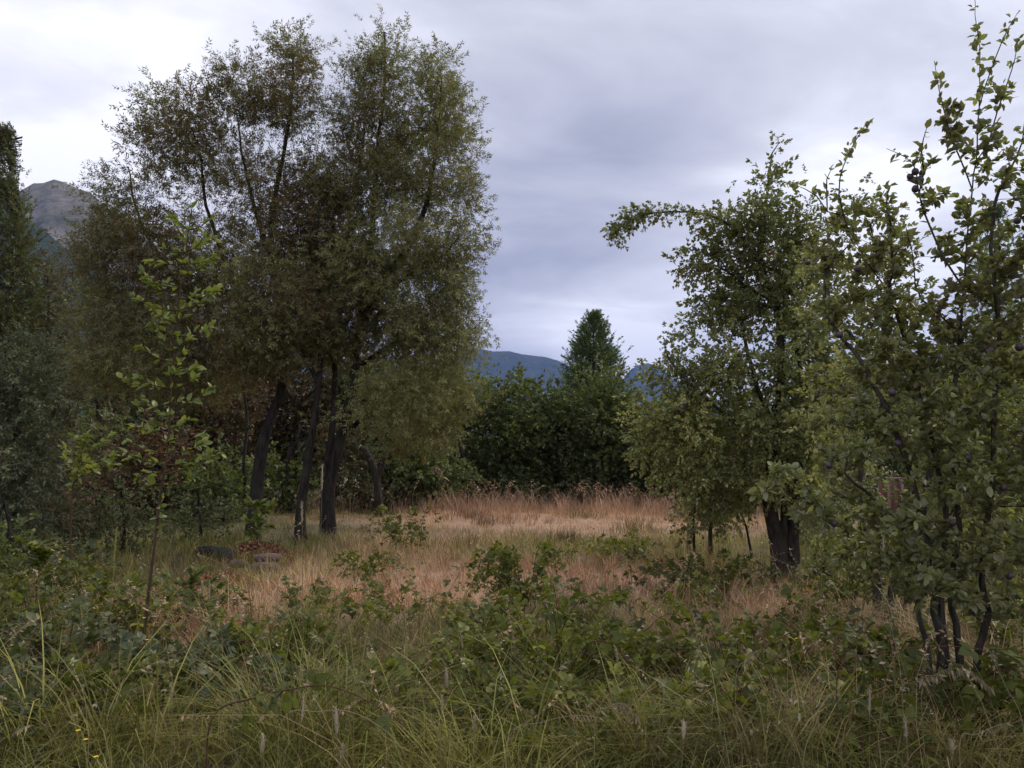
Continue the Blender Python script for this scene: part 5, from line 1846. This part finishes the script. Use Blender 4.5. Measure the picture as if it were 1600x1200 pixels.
M['stone'] = plain_mat('field_stone', [(.3, (.07, .045, .04)), (.6, (.14, .09, .075)), (.75, (.20, .15, .12))], 12)
M['red'] = plain_mat('faded_red_paint', [(.3, (.11, .045, .035)), (.6, (.17, .07, .055)), (.8, (.24, .12, .09))], 8)
M['old_wood'] = plain_mat('old_sawn_wood', [(.3, (.05, .035, .03)), (.7, (.11, .08, .065))], 10)
M['weathered'] = plain_mat('weathered_post', [(.3, (.16, .10, .08)), (.7, (.27, .18, .15))], 10)
M['pale_wood'] = plain_mat('pale_weathered_wood', [(.3, (.30, .20, .16)), (.7, (.46, .33, .27))], 10)
M['concrete'] = plain_mat('concrete_footing', [(.3, (.26, .20, .17)), (.7, (.40, .32, .27))], 9)


def rock_geo(rs, c, sx, sy, sz, n=9, seed=0):
    g = Geo()
    th = np.linspace(0, math.pi, n)
    ph = np.arange(14) * 2 * math.pi / 14
    V = np.array([(math.sin(a) * math.cos(b), math.sin(a) * math.sin(b), math.cos(a)) for a in th for b in ph])
    V = np.sign(V) * np.abs(V) ** .75
    k = 1 + .14 * wob(V, 2.2, seed + 1) + .06 * wob(V, 6, seed)
    V = V * k[:, None] * [sx, sy, sz] + c
    F = []
    for i in range(n - 1):
        for j in range(14):
            F.append((i * 14 + j, (i + 1) * 14 + j, (i + 1) * 14 + (j + 1) % 14, i * 14 + (j + 1) % 14))
    g.add(V, F)
    return g


def stone(label, px, py, sx, sy, sz, seed, dz=0.0):
    c = gpt(px, py)
    p = on_ground(c[0], c[1], sz * .6 + dz)
    o = rock_geo(RNG, p, sx, sy, sz, seed=seed).build('stone', M['stone'], smooth=True)
    o['label'] = label
    o['category'] = 'stone'
    o['group'] = 'stones by the flared trunk'


stone('flat reddish stone lying on top of the other in front of the flared trunk', 418, 885, .20, .16, .07, 3, .16)
stone('dark lower stone half buried under the flat one', 415, 888, .22, .18, .10, 5)
stone('small stone just left of the flat reddish stone', 372, 880, .14, .12, .07, 7)


def litter_pile(label, px, py, rad, h, n, seed):
    rs = np.random.default_rng(seed)
    c = gpt(px, py)
    b = on_ground(c[0], c[1])
    g = Geo()
    p = rs.normal(0, 1, (n, 2)) * rad * .5
    z = h * np.exp(-(p ** 2).sum(1) / (rad ** 2) * 1.6) * rs.uniform(.2, 1, n)
    pos = np.stack([b[0] + p[:, 0], b[1] + p[:, 1], hgt(b[0] + p[:, 0], b[1] + p[:, 1]) + z], 1)
    LV, LF = leaf_shape('hex', .3, .15, .3)
    d = unit(rs.normal(0, 1, (n, 3)))
    g.tmpl(leaf_T(LV, LF), pos, frames(d, rs.uniform(-2, 2, n)), rs.uniform(.04, .09, n), rs.uniform(.1, .9, n))
    o = g.build('dead_leaves', M['litter'], kind='stuff')
    o['label'] = label


litter_pile('reddish dead leaves heaped at the foot of the flared trunk', 405, 868, .75, .28, 2600, 801)
litter_pile('brown leaf litter below the slim young tree', 330, 905, .8, .15, 900, 802)
litter_pile('scattered brown litter left of the bleached grass', 560, 930, 1.2, .06, 700, 803)


def log(label, pA, pB, r, seed, mat='bark'):
    rs = np.random.default_rng(seed)
    pA, pB = np.asarray(pA, float), np.asarray(pB, float)
    t = thing('fallen_log', label, 'log', (pA + pB) / 2 - [0, 0, r])
    S = smooth_path([pA, (pA + pB) / 2 + [0, 0, r * .4], pB], 14)
    g = Geo()
    tube(g, S, r * (1 + .12 * rs.normal(size=14)), 12)
    g.build('bark', M[mat], t, smooth=True)
    d = unit(pB - pA)
    g = Geo()
    tube(g, [pA - d * .03, pA - d * .005], [r * .9, r * .93], 12)
    g.build('cut_end', M['old_wood'], t)
    g = Geo()
    tube(g, [pB + d * .005, pB + d * .03], [r * .93, r * .9], 12)
    g.build('cut_end', M['old_wood'], t)


a_, b_ = gpt(312, 868), gpt(372, 872)
log('dark fallen log lying left of the flared trunk among leaves', on_ground(a_[0], a_[1], .08), on_ground(b_[0], b_[1] - .3, .10), .10, 811)
a_, b_ = gpt(160, 790), gpt(215, 788)
log('thin fallen log in the grass behind the small yellow-leaved sapling', on_ground(a_[0], a_[1], .14), on_ground(b_[0], b_[1], .14), .12, 812)

# leaning cut trunk before the dark trees
YC = 24.0
bt = root_pt(592, YC)
t = thing('cut_trunk', 'leaning dead trunk with a sawn top in front of the olive tree', 'tree stump', bt)
g = Geo()
S = smooth_path([bt] + P2(YC, [(588, 745), (580, 722), (572, 706), (563, 699)]), 16)
tube(g, S, np.linspace(.13, .09, 16) * (1 + .08 * np.sin(np.arange(16) * 1.7)), 10)
S2 = smooth_path(P2(YC, [(588, 750), (598, 728), (601, 705), (596, 690)]), 10)
tube(g, S2, np.linspace(.09, .04, 10), 7)
g.build('trunk', M['bark'], t, smooth=True)
g = Geo()
d = unit(S[-1] - S[-2])
tube(g, [S[-1] + d * .004, S[-1] + d * .03], [.088, .08], 10)
g.build('cut_end', M['pale_wood'], t)


# thin trunks in the shade behind
for i, (lab, px, Y, top, r) in enumerate([('thin bare trunk behind and left of the flared trunk', 383, 21, [(384, 760), (381, 720), (386, 660), (380, 600)], .06),
                                          ('short dark trunk between the flared and slender trunks, far off', 452, 25, [(452, 750), (450, 720), (456, 690)], .09),
                                          ('dark trunk of the shade beside the slender tree, far off', 466, 26, [(466, 750), (468, 720), (462, 680)], .07),
                                          ('dark leaning trunk at the left end of the row behind the meadow', 735, 28, [(733, 750), (728, 725), (718, 690)], .14)]):
    b = root_pt(px, Y)
    o = thing('bare_trunk', lab, 'tree trunk', b, 'far trunks in the shade')
    g = Geo()
    S = smooth_path([b] + P2(Y, top), 14)
    tube(g, S, np.linspace(r, r * .6, 14), 8)
    g.build('trunk', M['bark'], o, smooth=True)
    g = Geo()
    rsb = np.random.default_rng(830 + i)
    for q in range(4):
        k = rsb.integers(6, 13)
        e = S[k] + [rsb.normal(0, .5), rsb.normal(0, .3), rsb.uniform(.2, .6)]
        tube(g, smooth_path([S[k], (S[k] + e) / 2 + [0, 0, .1], e], 6), np.linspace(r * .35, r * .1, 6), 5)
    g.build('branches', M['bark'], o, smooth=True)


def box(g, x0, x1, y0, y1, z0, z1, bev=.01):
    c = np.array([(x0 + x1) / 2, (y0 + y1) / 2, (z0 + z1) / 2])
    h = np.array([x1 - x0, y1 - y0, z1 - z0]) / 2
    b = min(bev, h.min() * .4)
    bm_v = []
    for sx in (-1, 1):
        for sy in (-1, 1):
            for sz in (-1, 1):
                s = np.array([sx, sy, sz])
                for ax in range(3):
                    q = h - b
                    q = q.copy()
                    q[ax] = h[ax]
                    bm_v.append(c + s * q)
    import bmesh
    bm = bmesh.new()
    for v in bm_v:
        bm.verts.new(v.tolist())
    bmesh.ops.convex_hull(bm, input=bm.verts)
    bm.verts.ensure_lookup_table()
    V = [v.co[:] for v in bm.verts]
    bm.verts.index_update()
    F3 = []
    for f in bm.faces:
        ids = [v.index for v in f.verts]
        for k in range(1, len(ids) - 1):
            F3.append((ids[0], ids[k], ids[k + 1]))
    bm.free()
    g.add(V, F3)


YR = 19.0
cx = at(1392, 740, YR)[0]
cy = YR
gz = float(hgt(cx, cy))
t = thing('red_gate', 'faded red plank gate with pale posts on a concrete footing, glimpsed through the plum leaves', 'gate', (cx, cy, gz))
for k in range(4):
    g = Geo()
    x0 = cx - .32 + k * .16
    box(g, x0, x0 + .146, cy - .02 + .004 * (k % 2), cy + .012 + .004 * (k % 2), gz + .50 + .01 * (k % 3), gz + 1.22 - .015 * (k % 2))
    g.build('plank', M['red'], t)
for dx in (-.12, .22):
    g = Geo()
    box(g, cx + dx - .03, cx + dx + .03, cy - .10, cy - .03, gz + .22, gz + 1.27)
    g.build('post', M['weathered'], t)
g = Geo()
box(g, cx - .38, cx + .38, cy - .03, cy + .03 - .006, gz + 1.27, gz + 1.32)
g.build('rail', M['weathered'], t)
g = Geo()
box(g, cx - .28, cx + .42, cy - .3, cy + .15, gz - .05, gz + .22, .03)
g.build('footing', M['concrete'], t)

print('triangles', sum(sum(len(p.vertices) - 2 for p in []) for _ in [0]), 'plum leaves', NLEAF_PLUM)
tot = 0
for o in bpy.data.objects:
    if o.type == 'MESH' and o.data.users < 3:
        me = o.data
        tot += len(me.loops) - 2 * len(me.polygons)
print('TRIS', tot)
